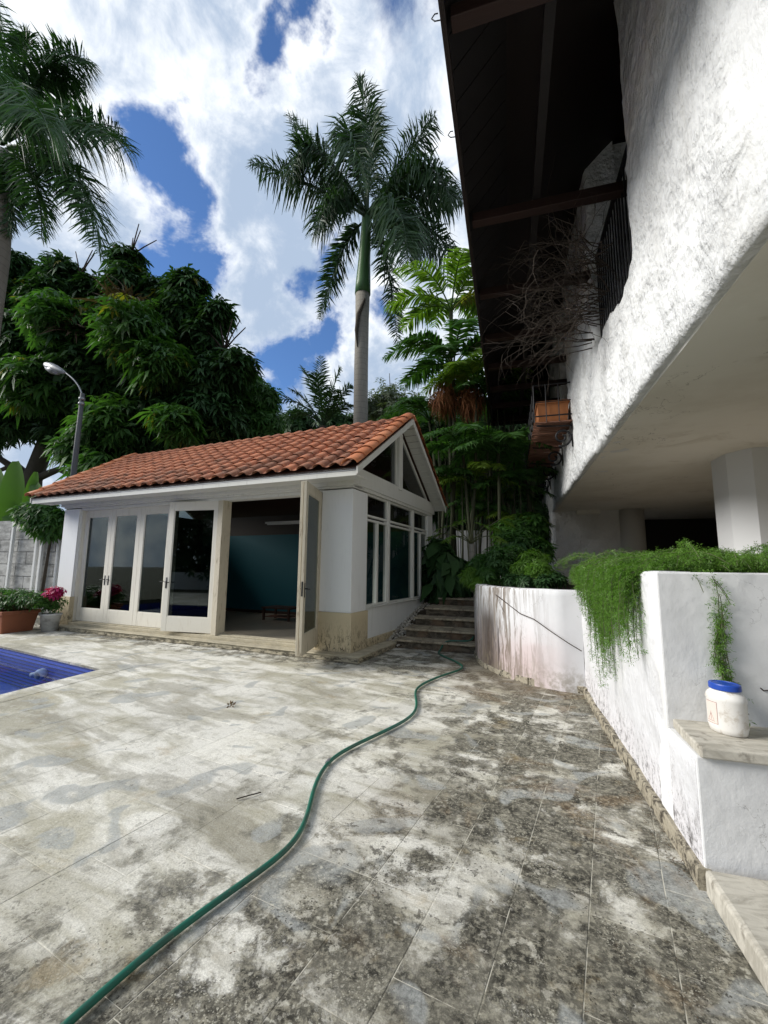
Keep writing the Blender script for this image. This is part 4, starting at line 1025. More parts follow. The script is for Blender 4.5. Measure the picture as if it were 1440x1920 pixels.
fr = [((688, 410, 0), (700, 230, 0), (672, 145, -.5), 2.2, .9), ((686, 400, .3), (690, 260, .5), (700, 200, 2), 2.0, .8),
      ((685, 405, 0), (600, 300, .5), (540, 212, .8), 1.6, .6), ((685, 405, -.2), (570, 330, -.8), (470, 305, -1), 1.9, .9),
      ((686, 400, -.5), (570, 200, -1.5), (545, 330, -2.2), 2.0, 1.2), ((688, 400, 0), (760, 300, .3), (815, 215, .3), 2.0, .8),
      ((690, 400, -.2), (820, 240, -1), (845, 380, -1.5), 1.9, 1.2), ((690, 405, 0), (790, 350, .6), (868, 372, 1), 1.9, 1.1),
      ((690, 410, 0), (800, 370, 0), (872, 520, -.3), 2.0, 1.3), ((684, 415, .2), (640, 440, 0), (600, 598, .2), 1.15, .5),
      ((692, 415, .1), (730, 460, 0), (745, 645, -.2), 1.15, .5), ((692, 400, -.8), (760, 330, -2.5), (765, 500, -3.4), 2.0, 1.3),
      ((688, 395, -.6), (620, 130, -2.4), (690, 350, -4.), 1.9, 1.25), ((686, 400, .6), (640, 320, 3), (600, 360, 5), 2, 1),
      ((690, 400, .6), (750, 300, 3), (800, 330, 5), 2., 1), ((686, 400, -.3), (620, 330, -2), (590, 440, -2.6), 1.7, 1.1), ((690, 405, 0), (745, 390, -.5), (810, 470, -1), 1.8, 1.2)]
for a, b, c, ll, dr in fr:
    p = bez(at(a[0], a[1], Yp + a[2]), at(b[0], b[1], Yp + b[2]), at(c[0], c[1], Yp + c[2]), 16)
    frond(p, 190, ll * .74, .075, droop=dr * .75, spread=.85, plume=1.0, parent=rp, rr=.07)
# ------------------------------------------------------------------ left palm
Yl = 8.
lp = empty('royal_palm_tree', (0, 0, 0), 0, 'dark royal palm leaning at the left edge with a shaggy crown against the clouds', 'palm tree')
b0 = at(-10, 480, Yl)
MB().tube([(b0[0] - .2, Yl, 0), (b0[0] - .1, Yl, 5), b0, at(-4, 400, Yl), at(2, 330, Yl), at(8, 290, Yl)], [.45, .42, .36, .36, .34, .30], 16).build('trunk', 'palm_bark', lp, True)
fl = [((10, 270, 0), (20, 90, 0), (-20, -20, 0), 1.7, .9), ((12, 260, 0), (60, 90, 0), (45, 60, -.2), 1.5, 1.), ((15, 260, 0), (90, 60, .2), (172, 120, .2), 1.6, .9),
      ((12, 260, 0), (70, 120, .5), (150, 150, .8), 1.6, 1), ((15, 262, 0), (120, 180, -.2), (250, 285, -.3), 1.7, .95), ((15, 265, 0), (100, 210, .6), (225, 240, 1), 1.6, .9),
      ((15, 275, 0), (170, 260, 0), (188, 478, 0), 1.5, .8), ((12, 280, .1), (110, 270, .5), (165, 420, .8), 1.4, .8), ((10, 285, 0), (80, 290, -.3), (78, 448, -.4), 1.1, .8),
      ((8, 285, 0), (30, 300, 0), (15, 440, 0), 1.2, .8), ((5, 270, 0), (-60, 150, 0), (-130, 140, 0), 1.5, .9), ((5, 270, 0), (-90, 230, 0), (-160, 330, 0), 1.5, .9),
      ((10, 262, -.5), (60, 150, -2), (90, 240, -3), 1.5, 1.2), ((10, 262, .5), (50, 140, 2), (60, 170, 3), 1.5, 1), ((10, 262, -.5), (20, 120, -1.5), (10, 180, -2.4), 1.5, 1.2)]
for a, b, c, ll, dr in fl:
    p = bez(at(a[0], a[1], Yl + a[2]), at(b[0], b[1], Yl + b[2]), at(c[0], c[1], Yl + c[2]), 16)
    frond(p, 190, ll * .70, .052, droop=dr * .75, spread=.85, plume=1.0, m='leaf_dark', parent=lp, rr=.06)

# ------------------------------------------------------------------ big dark umbrella tree and neighbours
Yt = 13.5
ut = empty('umbrella_tree', (0, 0, 0), 0, 'large dark umbrella tree with drooping leaf whorls behind the pavilion roof', 'tree')
bl = [pblob(*b) for b in [(25, 505, 42, Yt), (10, 570, 60, Yt), (120, 512, 34, Yt), (110, 570, 52, Yt), (185, 550, 34, Yt + .5), (240, 487, 28, Yt), (245, 535, 40, Yt), (300, 548, 30, Yt + .4), (352, 532, 30, Yt), (340, 580, 42, Yt),
      (405, 585, 28, Yt), (382, 632, 34, Yt), (310, 615, 52, Yt), (235, 620, 62, Yt), (160, 630, 60, Yt), (70, 650, 75, Yt), (200, 710, 90, Yt), (310, 710, 75, Yt), (390, 710, 52, Yt), (440, 685, 36, Yt), (300, 800, 75, Yt), (40, 750, 80, Yt),
      (-40, 620, 100, Yt), (-80, 750, 110, Yt), (150, 800, 62, Yt + 1.), (230, 850, 52, Yt - .5), (395, 780, 60, Yt), (345, 845, 40, Yt)]]
crown('crown', bl, 21000, .44, 'leaf_dark', ut, nl=8, ratio=.28, droop=.5, up=.65, shell=.45)
bl2 = [pblob(*b) for b in [(250, 620, 60, Yt - 1.8), (110, 600, 55, Yt - 1.8), (60, 720, 60, Yt - 1.8), (300, 680, 50, Yt - 1.6), (205, 800, 60, Yt - 1.6), (150, 840, 40, Yt - 2), (330, 790, 40, Yt - 1.6), (190, 880, 45, Yt - 2)]]
crown('front_foliage', bl2, 1500, .50, 'leaf_mid', ut, nl=8, ratio=.24, droop=.5, up=.75, shell=.35)
crown('small_front_foliage', bl2 + bl[6:20], 2600, .30, 'leaf_mid', ut, nl=7, ratio=.26, droop=.6, up=.6, shell=.7)
tb = at(60, 1000, Yt + .5); tb[2] = 0
limb('trunk', [tb, at(60, 900, Yt + .5), at(90, 820, Yt + .5), at(130, 740, Yt + .5)], .45, .28, 'bark_dark', ut)
for q in [((130, 740), (200, 650), (240, 540)), ((110, 780), (220, 740), (330, 640)), ((90, 820), (200, 840), (330, 800)), ((100, 800), (40, 700), (10, 600)), ((60, 900), (0, 860), (-60, 820)), ((200, 700), (330, 610), (400, 600)), ((60, 900), (30, 870), (-20, 890)), ((60, 900), (110, 880), (150, 900))]:
    limb('limb', [at(*p_, Yt + .5) for p_ in q], .20, .06, 'bark_dark', ut, 6)
# flower spikes on top
for (px, py) in ((245, 462), (150, 500), (90, 520), (205, 545), (420, 640)):
    c0 = at(px, py + 18, Yt - .2)
    for k in range(6):
        a = -1.2 + k * .48 + random.uniform(-.1, .1); e = c0 + np.array([math.sin(a) * 1.2, random.uniform(-.4, .4), .35 + math.cos(a) * .9]); limb('flower_spike', [c0, (c0 + e) / 2 + np.array([0, 0, .05]), e], .035, .02, 'vine_stem', ut, 5)
crown('yellowing_leaves', bl2 + bl[:12], 130, .36, 'leaf_yellow', ut, nl=6, ratio=.3, droop=.8, up=.5, shell=.8)
crown('dry_fronds', [pblob(235, 570, 26, Yt - 1.5, .6), pblob(145, 620, 18, Yt - 1.6, .5)], 60, 1.1, 'leaf_dry', ut, nl=6, ratio=.07, droop=.1, up=.6)
ft = empty('feathery_tree', (0, 0, 0), 0, 'lighter green feathery tree at the right edge of the dark tree, just above the roof', 'tree')
crown('crown', [pblob(*b) for b in [(470, 750, 48, 15.5), (430, 800, 55, 15), (490, 800, 40, 15.5), (380, 830, 50, 15), (450, 715, 35, 15.8), (505, 745, 18, 15.5)]], 4600, .34, 'leaf_mid', ft, nl=8, ratio=.22, droop=.35, up=.5, shell=.45)
tb = at(450, 1000, 15.8); tb[2] = 0
limb('trunk', [tb, at(450, 860, 15.8), at(465, 770, 15.8)], .22, .08, 'bark_dark', ft)
# cycad-like palm behind the roof
dp = empty('date_palm_tree', (0, 0, 0), 0, 'small palm with stiff arching bluish fronds peeking over the ridge left of the grey trunk', 'palm tree')
Yd = 19.
c0 = at(606, 800, Yd); cb = c0.copy(); cb[2] = 0
MB().tube([cb, (cb + c0) / 2, c0], [.28, .25, .22], 10).build('trunk', 'bark_dark', dp, True)
for tx, ty, dz, cx, cy in [(545, 732, 0, 570, 735), (566, 688, .5, 590, 715), (602, 668, 1, 600, 720), (640, 690, .3, 625, 715), (658, 722, 0, 640, 735), (515, 752, -.3, 560, 735), (530, 790, -.5, 570, 755), (660, 760, -.5, 640, 750), (590, 700, -2, 600, 720), (630, 730, -2, 620, 735)]:
    p = bez(c0, at(cx, cy, Yd + dz * .6), at(tx, ty, Yd + dz), 12); frond(p, 46, .75, .07, droop=.3, spread=.7, plume=.2, m='leaf_palm', parent=dp, rr=.04)
# airy bush right of the trunk
ab = empty('airy_tree', (0, 0, 0), 0, 'sparse pale-leaved tree right of the palm trunk above the roof ridge', 'tree')
crown('crown', [pblob(*b) for b in [(730, 745, 38, 20), (700, 765, 30, 20), (770, 760, 32, 20), (740, 780, 40, 20)]], 800, .28, 'leaf_grey', ab, nl=5, ratio=.35, droop=.2, up=.4, shell=.2)
tb = at(735, 900, 20.3); tb[2] = 0; limb('trunk', [tb, at(735, 800, 20.3), at(733, 740, 20.3)], .14, .05, 'bark_dark', ab, 6)
for q in ((700, 730), (765, 722), (730, 700), (780, 750), (690, 760)): limb('limb', [at(735, 800, 20.2), at((q[0] + 735) / 2, (q[1] + 790) / 2, 20.2), at(*q, 20.1)], .05, .015, 'bark_dark', ab, 5)
bb = empty('background_tree', (0, 0, 0), 0, 'low bluish green tree behind the ridge between the dark tree and the palm trunk', 'tree')
crown('crown', [pblob(*b) for b in [(560, 800, 40, 23), (630, 800, 40, 23), (680, 800, 35, 23), (520, 800, 30, 23)]], 1800, .4, 'leaf_dark', bb, nl=6, ratio=.3, droop=.3, up=.4, shell=.3)
tb = at(600, 900, 23.3); tb[2] = 0; limb('trunk', [tb, at(600, 800, 23.3)], .2, .1, 'bark_dark', bb, 6)

# ------------------------------------------------------------------ areca / fishtail palms
def areca(px, py, Y, label, n=9, L_=2.6, ll=.75, m='leaf_areca', base_z=1.05, stems=1, seed=0, erect=.8, lw=.085, yellow=0, r0=.045):
    rs = np.random.default_rng(seed); o = empty('areca_palm', (0, 0, 0), 0, label, 'palm', 'feathery palms beside the villa')
    c = at(px, py, Y); cb = c + np.array([rs.uniform(-.4, .4), rs.uniform(-.2, .4), 0]); cb[2] = base_z
    mid = (c + cb) / 2 + np.array([rs.uniform(-.15, .15), 0, 0])
    MB().tube([cb, mid, c], [r0 * 1.1, r0, r0 * .9], 8).build('trunk', 'cane_dark', o, True)
    for k in range(n):
        a = 2 * math.pi * (k + rs.uniform(-.3, .3)) / n; e = erect * rs.uniform(.55, 1.25)
        d = np.array([math.cos(a), math.sin(a), 0]); Lk = L_ * rs.uniform(.8, 1.1)
        p1 = c + d * Lk * .35 + np.array([0, 0, Lk * .62 * e]); p2 = c + d * Lk * .95 + np.array([0, 0, Lk * (.55 * e - .38)])
        frond(bez(c, p1, p2, 12), 56, ll * .85, lw * .62, droop=.45, spread=.9, plume=.15, m=('leaf_yellow' if k < yellow else m), parent=o, rr=.028, start=.2)
    return o
areca(846, 585, 13.5, 'tallest feathery palm beside the eave, with a bright yellow-green upright top', 9, 2.3, .85, 'leaf_areca', seed=1, erect=1.15, yellow=1, lw=.12, r0=.07)
areca(850, 690, 13.2, 'feathery palm just below the tallest one, its dark fronds spreading left over the ridge', 11, 2.3, .85, 'leaf_mid', seed=2, erect=.8, lw=.12, r0=.06)
areca(893, 720, 12.8, 'feathery palm closest under the dark eave edge', 9, 1.9, .75, 'leaf_areca', seed=3, erect=.9)
areca(805, 790, 14.5, 'feathery palm just right of the pavilion roof apex', 10, 2.2, .7, 'leaf_mid', seed=4)
areca(868, 850, 12.6, 'feathery palm with brown flower plumes in the middle of the thicket', 9, 2., .7, 'leaf_mid', seed=5)
areca(935, 850, 12.4, 'dark feathery palm under the end of the eave', 9, 1.8, .65, 'leaf_mid', seed=6)
areca(960, 985, 13.5, 'small yellowish feathery palm in front of the villa wall below the balcony', 8, 1.2, .4, 'leaf_areca', seed=7, lw=.06)
areca(905, 960, 14, 'young feathery palm above the low white garden wall', 8, 1.4, .5, 'leaf_mid', seed=8, lw=.07)
areca(835, 905, 13.2, 'short feathery palm low in the thicket just behind the rear roof corner', 8, 1.5, .5, 'leaf_mid', seed=11, lw=.08)
areca(890, 915, 12.9, 'short feathery palm low in the middle of the thicket', 8, 1.6, .5, 'leaf_areca', seed=12, lw=.08)
areca(940, 925, 13.4, 'short feathery palm low in the thicket right of the middle', 8, 1.5, .5, 'leaf_mid', seed=13, lw=.08)
areca(985, 900, 13.8, 'short feathery palm beside the villa wall under the balcony', 7, 1.3, .5, 'leaf_mid', seed=14, lw=.08)
areca(915, 760, 13.6, 'dark bushy palm against the eave edge at mid height', 9, 1.8, .7, 'leaf_mid', seed=15)
for k, (px, py) in enumerate(((832, 742), (882, 748))):
    o = crown('flower_plume', [pblob(px, py, 26, 13.0, 1.1)], 260, .22, 'flower_rust', None, nl=5, ratio=.12, droop=1.2, up=.3)
    tag(o, ('left' if k == 0 else 'right') + ' one of two rusty brown flower plumes hanging in the palm thicket', 'flower plume', 'rusty flower plumes')
# many bare stems under the crowns
stm = MB()
for k in range(70):
    px = random.uniform(815, 1000); Y = random.uniform(12.8, 17); a = at(px, 1000, Y); a[2] = 1.0; top = at(px + random.uniform(-14, 14), random.uniform(740, 900), Y); r = random.uniform(.012, .032)
    stm.tube([a, (a + top) / 2 + rng.normal(size=3) * .06, top], [r, r * .9, r * .6], 5, False)
o = stm.build('cane_stems', 'cane_dark', kind='stuff'); tag(o, 'dense upright bare canes under the palm crowns beside the villa', 'canes')
th_ = [pblob(*b) for b in [(800, 830, 45, 17), (850, 800, 60, 17.5), (920, 800, 60, 17.5), (980, 830, 50, 18.2), (870, 880, 60, 18.5), (950, 900, 60, 18.6), (1000, 900, 40, 19), (985, 980, 55, 17.5), (930, 970, 45, 17.8), (870, 960, 40, 18), (820, 940, 30, 18.), (1010, 850, 40, 19), (780, 770, 30, 18)]]
o = crown('green_thicket', th_, 9000, .42, 'leaf_dark', None, nl=7, ratio=.22, droop=.5, up=.4, shell=.3, kind='stuff'); tag(o, 'dark green thicket filling the slope behind the palm stems', 'thicket')
g = MB(); g.box(-3.8, 2.2, 20.2, 20.5, 1, 6.4); o = g.build('old_boundary_wall', 'old_wall'); tag(o, 'tall stained grey boundary wall behind the palm canes', 'wall')
g = MB(); g.box(-1.95, .10, 15.0, 15.2, 1.05, 2.84); o = g.build('low_garden_wall', 'white_paint', bevel=.01); tag(o, 'low white garden wall at the top of the stone steps', 'wall')
g = MB(); g.tube([at(862, 1040, 14.8), at(862, 1006, 14.8)], .035, 8); o = g.build('drain_pipe', 'column_white'); tag(o, 'thin white pipe standing against the low white garden wall', 'pipe')

# ------------------------------------------------------------------ shrubs by the steps
def bush(name, label, cat, blobs, n, size, m, nl=6, ratio=.3, droop=.3, up=.5, stems=6, basez=1.1, shell=.35, group=None):
    o = empty(name, (0, 0, 0), 0, label, cat, group); crown('foliage', blobs, n, size, m, o, nl=nl, ratio=ratio, droop=droop, up=up, shell=shell)
    c = np.mean([b[:3] for b in blobs], 0); st_ = MB()
    for k in range(stems):
        b = blobs[k % len(blobs)]; st_.tube([(c[0] + random.uniform(-.1, .1), c[1] + .05, basez), ((c[0] + b[0]) / 2, (c[1] + b[1]) / 2, (basez + b[2]) / 2), b[:3]], [.02, .015, .008], 5); st_.build('stem', 'bark_dark', o); st_ = MB()
    return o
bush('leafy_shrub', 'dense dark green shrub at the left of the curved planter bed', 'shrub', [pblob(*b) for b in [(905, 1060, 26, 8.4), (935, 1050, 30, 8.2), (960, 1045, 26, 8.6), (915, 1080, 20, 7.9)]], 1500, .11, 'leaf_mid', nl=7, ratio=.25)
bush('leafy_shrub', 'yellow-green fine shrub against the villa wall in the curved planter bed', 'shrub', [pblob(*b) for b in [(1000, 1055, 26, 8.0), (1010, 1075, 24, 7.4), (985, 1070, 22, 7.8)]], 1500, .10, 'leaf_fern', nl=7, ratio=.18)
bush('leafy_shrub', 'low dark plants trailing along the curved wall top at the right', 'shrub', [pblob(*b) for b in [(1045, 1085, 14, 6.9), (960, 1088, 16, 7.4), (985, 1090, 14, 6.9), (1020, 1090, 14, 6.8)]], 900, .08, 'leaf_dark', nl=6)
bush('leafy_shrub', 'blue-green leafy shrub at the foot of the villa wall above the steps', 'shrub', [pblob(*b) for b in [(990, 990, 34, 13), (960, 1000, 30, 12.5), (1005, 1030, 26, 11), (975, 1020, 30, 11)]], 1500, .22, 'leaf_mid', nl=7, ratio=.25)
bush('leafy_shrub', 'ferny shrub with narrow leaves at the left corner of the curved wall', 'shrub', [pblob(*b) for b in [(885, 1080, 16, 8.0), (900, 1092, 12, 7.8)]], 500, .12, 'leaf_fern', nl=7, ratio=.14)
# split-leaf philodendron (dark hanging mass)
bush('philodendron_bush', 'dark glossy broad-leaved bush beside the pavilion window', 'bush', [pblob(*b) for b in [(825, 1040, 30, 11), (840, 1065, 30, 10.8), (815, 1020, 18, 11.3), (850, 1085, 20, 10.8), (830, 1095, 16, 10.6), (865, 1060, 18, 11.2)]], 330, .42, 'leaf_dark', nl=3, ratio=.62, droop=1.0, basez=.7)
sm_ = empty('tree_philodendron', (0, 0, 0), 0, 'tree philodendron with ringed trunk and deeply cut bright leaves at the top of the steps', 'plant')
cc = at(884, 1020, 10.8); cb = at(886, 1080, 10.8); cb[2] = .95
MB().tube([cb, (cb + cc) / 2, cc], [.085, .08, .07], 10).build('trunk', 'palm_bark', sm_, True)
for tx, ty, dz in [(845, 985, -.2), (870, 975, -.3), (830, 1000, 0), (910, 985, .3), (935, 975, .4), (890, 980, 0), (855, 1005, -.5), (920, 1005, -.4)]:
    e = at(tx, ty, 10.8 + dz); p = bez(cc, (cc + e) / 2 + np.array([0, 0, .12]), e, 6); MB().tube(p, .013, 5).build('leaf_stalk', 'stem_green', sm_, True)
    d = e - cc; d[2] = 0; d /= np.linalg.norm(d) + 1e-9; e2 = e + d * .42 - np.array([0, 0, .18])
    frond(bez(e, (e + e2) / 2 + np.array([0, 0, .06]), e2, 6), 11, .24, .05, droop=.35, spread=1., m='leaf_bright', parent=sm_, rr=.008, name='leaf', start=0.)

# ------------------------------------------------------------------ asparagus ferns
def strands(lst, nper, seglen, leaf, m, name, parent):
    Cs = []; A = []; st_ = MB()
    for (p0, p1, p2) in lst:
        k = max(4, int((np.linalg.norm(p1 - p0) + np.linalg.norm(p2 - p1)) / seglen)); P_ = bez(p0, p1, p2, k); st_.tube(P_[::2] if k > 6 else P_, .0022, 3, False)
        q = np.repeat(P_, nper, 0); q = q + rng.normal(size=q.shape) * np.array([.018, .018, .014]); Cs.append(q)
    C = np.vstack(Cs); V, Fq = rosettes(C, rng.normal(size=C.shape) + np.array([0, 0, .4]), leaf, 4, .20, .2, .6)
    npmesh(name, V, Fq, m, parent); st_.build('stems', 'stem_green', parent, kind='stuff')
af = empty('asparagus_fern', (0, 0, 0), 0, 'thick cascade of bright green asparagus fern spilling over the white planter wall', 'fern')
L1 = []
for k in range(300):
    y = 3.30 + 2.6 * random.random(); y = min(max(random.gauss(4.15, .62), 3.35), 5.8)
    tri_ = 1 - abs((y - 4.05) / 1.6) ** 1.3; drop = max(.10, random.random() ** .8 * 1.0 * max(tri_, .12) * (.75 + .6 * noise.noise(Vector((y * 5, 0, 0)))))
    if 3.75 < y < 3.9: drop *= .8
    xo = WX - random.uniform(.02, .16)
    L1.append((np.array([WX + random.uniform(.05, .4), y + random.uniform(-.1, .1), 1.47 + random.uniform(0, .05)]), np.array([xo - .06, y, 1.62]), np.array([xo, y + random.uniform(-.08, .08), 1.48 - drop])))
strands(L1, 6, .035, .020, 'leaf_fern', 'foliage', af)
L1 = []
for k in range(150):
    y = random.uniform(3.3, 5.9); x = WX + random.uniform(.05, .7); a = random.uniform(0, 6.28); l = random.uniform(.12, .46) * (.7 + 1.6 * max(0, noise.noise(Vector((3.1, y * 1.7, 0))) + .3))
    L1.append((np.array([x, y, 1.42]), np.array([x + math.cos(a) * l * .4, y + math.sin(a) * l * .4, 1.48 + l * .55]), np.array([x + math.cos(a) * l, y + math.sin(a) * l, 1.47 + l * .15])))
strands(L1, 6, .035, .02, 'leaf_fern', 'top_foliage', af)
af2 = empty('asparagus_fern', (0, 0, 0), 0, 'mound of asparagus fern above the bench, one long strand hanging towards the white tub', 'fern')
L1 = []
for k in range(230):
    x = 1.0 + 1.5 * random.random() ** 2.4 if k % 3 else random.gauss(1.45, .18); y = random.uniform(3.3, 3.9); a = random.uniform(0, 6.28); l = random.uniform(.12, .36) * (.55 + 1.5 * max(0, noise.noise(Vector((x * 2.4, 1.3, 0))) + .35) + (.5 if abs(x - 1.42) < .2 else 0))
    L1.append((np.array([x, y, 1.42]), np.array([x + math.cos(a) * l * .4, y + math.sin(a) * l * .4, 1.48 + l * .6]), np.array([x + math.cos(a) * l, max(3.2, y + math.sin(a) * l), 1.48 + l * .12])))
strands(L1, 6, .035, .02, 'leaf_fern', 'top_foliage', af2)
L1 = []
for k in range(34):
    s0 = random.uniform(0, .62) * (k > 6); s1 = s0 + random.uniform(.10, .22) if k > 6 else random.uniform(.5, .74)
    cx = lambda s_: 1.135 + .06 * s_ + .03 * math.sin(s_ * 9)
    L1.append((np.array([cx(s0), 2.975 if k > 6 else 3.08, 1.50 - s0]), np.array([cx((s0 + s1) / 2), 2.96, 1.50 - (s0 + s1) / 2 + .05]), np.array([cx(s1) + random.uniform(-.05, .05), 2.955, 1.50 - s1])))
strands(L1, 3, .03, .022, 'leaf_fern', 'hanging_strand', af2)
L1 = []
for k in range(5): x0 = 1.06 + k * .5; L1.append((np.array([x0, 3.06, 1.50]), np.array([x0, 2.965, 1.5]), np.array([x0 + .03, 2.965, 1.38])))
strands(L1, 2, .03, .02, 'leaf_mid', 'hanging_sprig', af2)

# ------------------------------------------------------------------ dead twiggy plant in the window
tw = MB()
def twig(p, d, l, r, depth):
    n = 5; pts = [p]; 
    for k in range(n):
        d = (d + Vector(rng.normal(size=3)) * .22 + Vector((0, 0, -.03))).normalized(); pts.append(pts[-1] + d * l / n)
        if depth > 0 and k > 0 and random.random() < .85:
            dd = (d + Vector(rng.normal(size=3)) * .55).normalized(); twig(pts[-1], dd, l * random.uniform(.4, .7), r * .6, depth - 1)
    tw.tube(pts, [r * (1 - .7 * i / n) for i in range(n + 1)], 4, False)
for k in range(52):
    y = random.uniform(5.9, 7.6); twig(Vector((HX + .02, y, random.uniform(5.2, 6.2))), Vector((-1, random.uniform(-.5, .2), random.uniform(-.2, .45))).normalized(), random.uniform(.6, 1.25), .011, 2)
twig(Vector((HX, 7.3, 5.3)), Vector((-1, .25, -.1)).normalized(), 1.9, .008, 1)
o = tw.build('dead_shrub', 'twig_brown'); tag(o, 'tangle of dead bare branches hanging out of the barred upper window', 'dead shrub')

# ------------------------------------------------------------------ dry vine on the walls
g = MB()
vp = [(930, 1115), (975, 1150), (1000, 1160), (1035, 1185), (1065, 1205), (1090, 1220)]
yy = [6.62, 6.28, 6.12, 5.98, 5.92, 5.91]
pts = [at(px, py, y_) for (px, py), y_ in zip(vp, yy)]; pts = [Vector(p) for p in pts]
for p in pts: p.y -= .03
g.tube(pts, .006, 5); g.tube([pts[0], pts[0] + Vector((.10, -.08, -.22)), pts[0] + Vector((.20, -.15, -.36))], .003, 4)
o = g.build('dry_vine', 'vine_stem'); tag(o, 'thin bare vine stem slanting across the stained curved wall', 'vine')

for pts_, lb in (([(1.33, 2.985, .86), (1.345, 2.985, .845), (1.36, 2.985, .85), (1.385, 2.985, .842)], 'short dark root scar on the grey wall right of the white tub'), ([(1.47, 2.985, .78), (1.50, 2.985, .79), (1.53, 2.985, .785)], 'tiny dark root scar at the far right of the grey wall above the bench')):
    o = MB().tube(pts_, .003, 4).build('root_scar', 'vine_stem'); tag(o, lb, 'root')
# ------------------------------------------------------------------ tub, hose, debris
tub = empty('plastic_tub', (1.10, 2.83, .652), R(-50), 'white plastic tub with a blue screw lid standing on the stone bench', 'tub')
tub.scale = (.85,) * 3
g = MB(); g.lathe((0, 0, 0), [(.075, 0), (.088, .006), (.093, .03), (.097, .045), (.097, .195), (.101, .205), (.097, .222), (.088, .238), (.075, .250), (.070, .258), (.070, .268)], 40, 1.12, .85); g.build('body', 'white_plastic', tub, True)
g = MB(); g.lathe((0, 0, .262), [(.079, 0), (.080, .004), (.080, .030), (.076, .036), (.062, .037), (.060, .034)], 48, 1.1, .9); g.build('lid', 'blue_plastic', tub, False)
def arcpatch(a0, a1, z0, z1, r, n=10):
    g = MB(); vs = [(r * 1.12 * math.cos(a0 + (a1 - a0) * k / n), r * .85 * math.sin(a0 + (a1 - a0) * k / n), z) for z in (z0, z1) for k in range(n + 1)]
    g.add(vs, [(k, k + 1, n + 2 + k, n + 1 + k) for k in range(n)]); return g
lab = arcpatch(R(-140), R(-95), .055, .185, .0978).build('label', 'label_paper', tub)
g = MB()
for a0, a1, z0, z1 in ((-140, -95, .184, .186), (-140, -95, .054, .056), (-96, -95, .056, .184), (-135, -105, .068, .070)): 
    q = arcpatch(R(a0), R(a1), z0, z1, .0984, 6); g.add(q.v, q.f)
def lp_(a, z): return Vector((.0984 * 1.12 * math.cos(R(a)), .0984 * .85 * math.sin(R(a)), z))
for a_, b_ in (((-130, .075), (-118, .115)), ((-118, .115), (-108, .075)), ((-118, .075), (-118, .125))): g.tube([lp_(*a_), lp_(*b_)], .0008, 4)
g.build('print', 'label_print', lab)

hp = [(-1.53, .35), (-1.47, .8), (-1.43, 1.15), (-1.405, 1.35), (-1.365, 1.58), (-1.28, 1.86), (-1.18, 2.14), (-1.155, 2.35), (-1.22, 2.60), (-1.31, 2.85), (-1.375, 3.15), (-1.36, 3.42), (-1.22, 3.78), (-1.05, 4.18), (-.965, 4.55), (-1.03, 4.92), (-1.14, 5.28), (-1.15, 5.6), (-.98, 6.15), (-.74, 6.6), (-.70, 6.85), (-.86, 7.2), (-1.10, 7.5), (-1.27, 7.8), (-1.25, 7.98)]
cu = bpy.data.curves.new('garden_hose', 'CURVE'); cu.dimensions = '3D'; sp_ = cu.splines.new('NURBS')
extra = [(-1.22, 8.06, .10), (-1.18, 8.12, .185), (-1.0, 8.2, .19), (-.78, 8.16, .19), (-.66, 8.3, .21), (-.66, 8.6, .36)]
P3 = [(x, y, .024) for x, y in hp] + extra
sp_.points.add(len(P3) - 1)
for i, p in enumerate(P3): sp_.points[i].co = (*p, 1)
sp_.use_endpoint_u = True; sp_.order_u = 4; cu.bevel_depth = .0145; cu.bevel_resolution = 4; cu.resolution_u = 8; cu.materials.append(MATS['hose_green'])
tmp = bpy.data.objects.new('tmp', cu); COL.objects.link(tmp); dg = bpy.context.evaluated_depsgraph_get(); me = bpy.data.meshes.new_from_object(tmp.evaluated_get(dg)); bpy.data.objects.remove(tmp)
ho = link('garden_hose', me); tag(ho, 'long green garden hose winding across the stained deck to the steps', 'hose')
g = MB(); g.tube([(-1.372, 3.22, .024), (-1.375, 3.27, .024)], .019, 10); g.build('coupling', 'grey_metal', ho)
# leaf litter and grit
V = []; Fc = []
lit = []
for k in range(240):
    x = random.uniform(-5, .7); y = random.uniform(1.2, 7.5)
    if inpool(x, y, .1): continue
    lit.append((x, y, .012))
for k in range(420):   # thick along the skirtings and steps
    s = random.random(); x = WX - .04 - abs(random.gauss(0, .05)); lit.append((x, 2.6 + 3.2 * s, .012))
for k in range(260):
    u = random.uniform(-8, .2); x = -2.552 + u * .991 + (-.24) * .134; y = 6.838 - u * .134 - .24 * .991; lit.append((x, y - abs(random.gauss(0, .05)), .011))
C = np.array(lit); V_, F_ = rosettes(C, rng.normal(size=C.shape) * .15 + np.array([0, 0, 1.]), .012, 2, .45, 0, .5)
o = npmesh('leaf_litter', V_, F_, 'leaf_dry', kind='stuff'); tag(o, 'scattered dry leaf bits and grit on the deck', 'leaf litter')
for (a, b, r, lb) in (((-1.735, 2.6, .012), (-1.63, 2.72, .012), .004, 'short thin dark twig lying on the pale deck left of the hose'),):
    o = MB().tube([a, ((a[0] + b[0]) / 2, (a[1] + b[1]) / 2 - .008, .016), b], r, 5).build('twig', 'twig_brown'); tag(o, lb, 'twig')
c = np.array([[-2.92, 4.18, .02]]); V_, F_ = rosettes(np.repeat(c, 4, 0) + rng.normal(size=(4, 3)) * np.array([.02, .02, .006]), rng.normal(size=(4, 3)) + np.array([0, 0, 1.2]), .045, 4, .5, -.2)
o = npmesh('dry_leaf', V_, F_, 'leaf_dry'); tag(o, 'curled dry brown leaf alone on the pale deck between pool and hose', 'leaf')

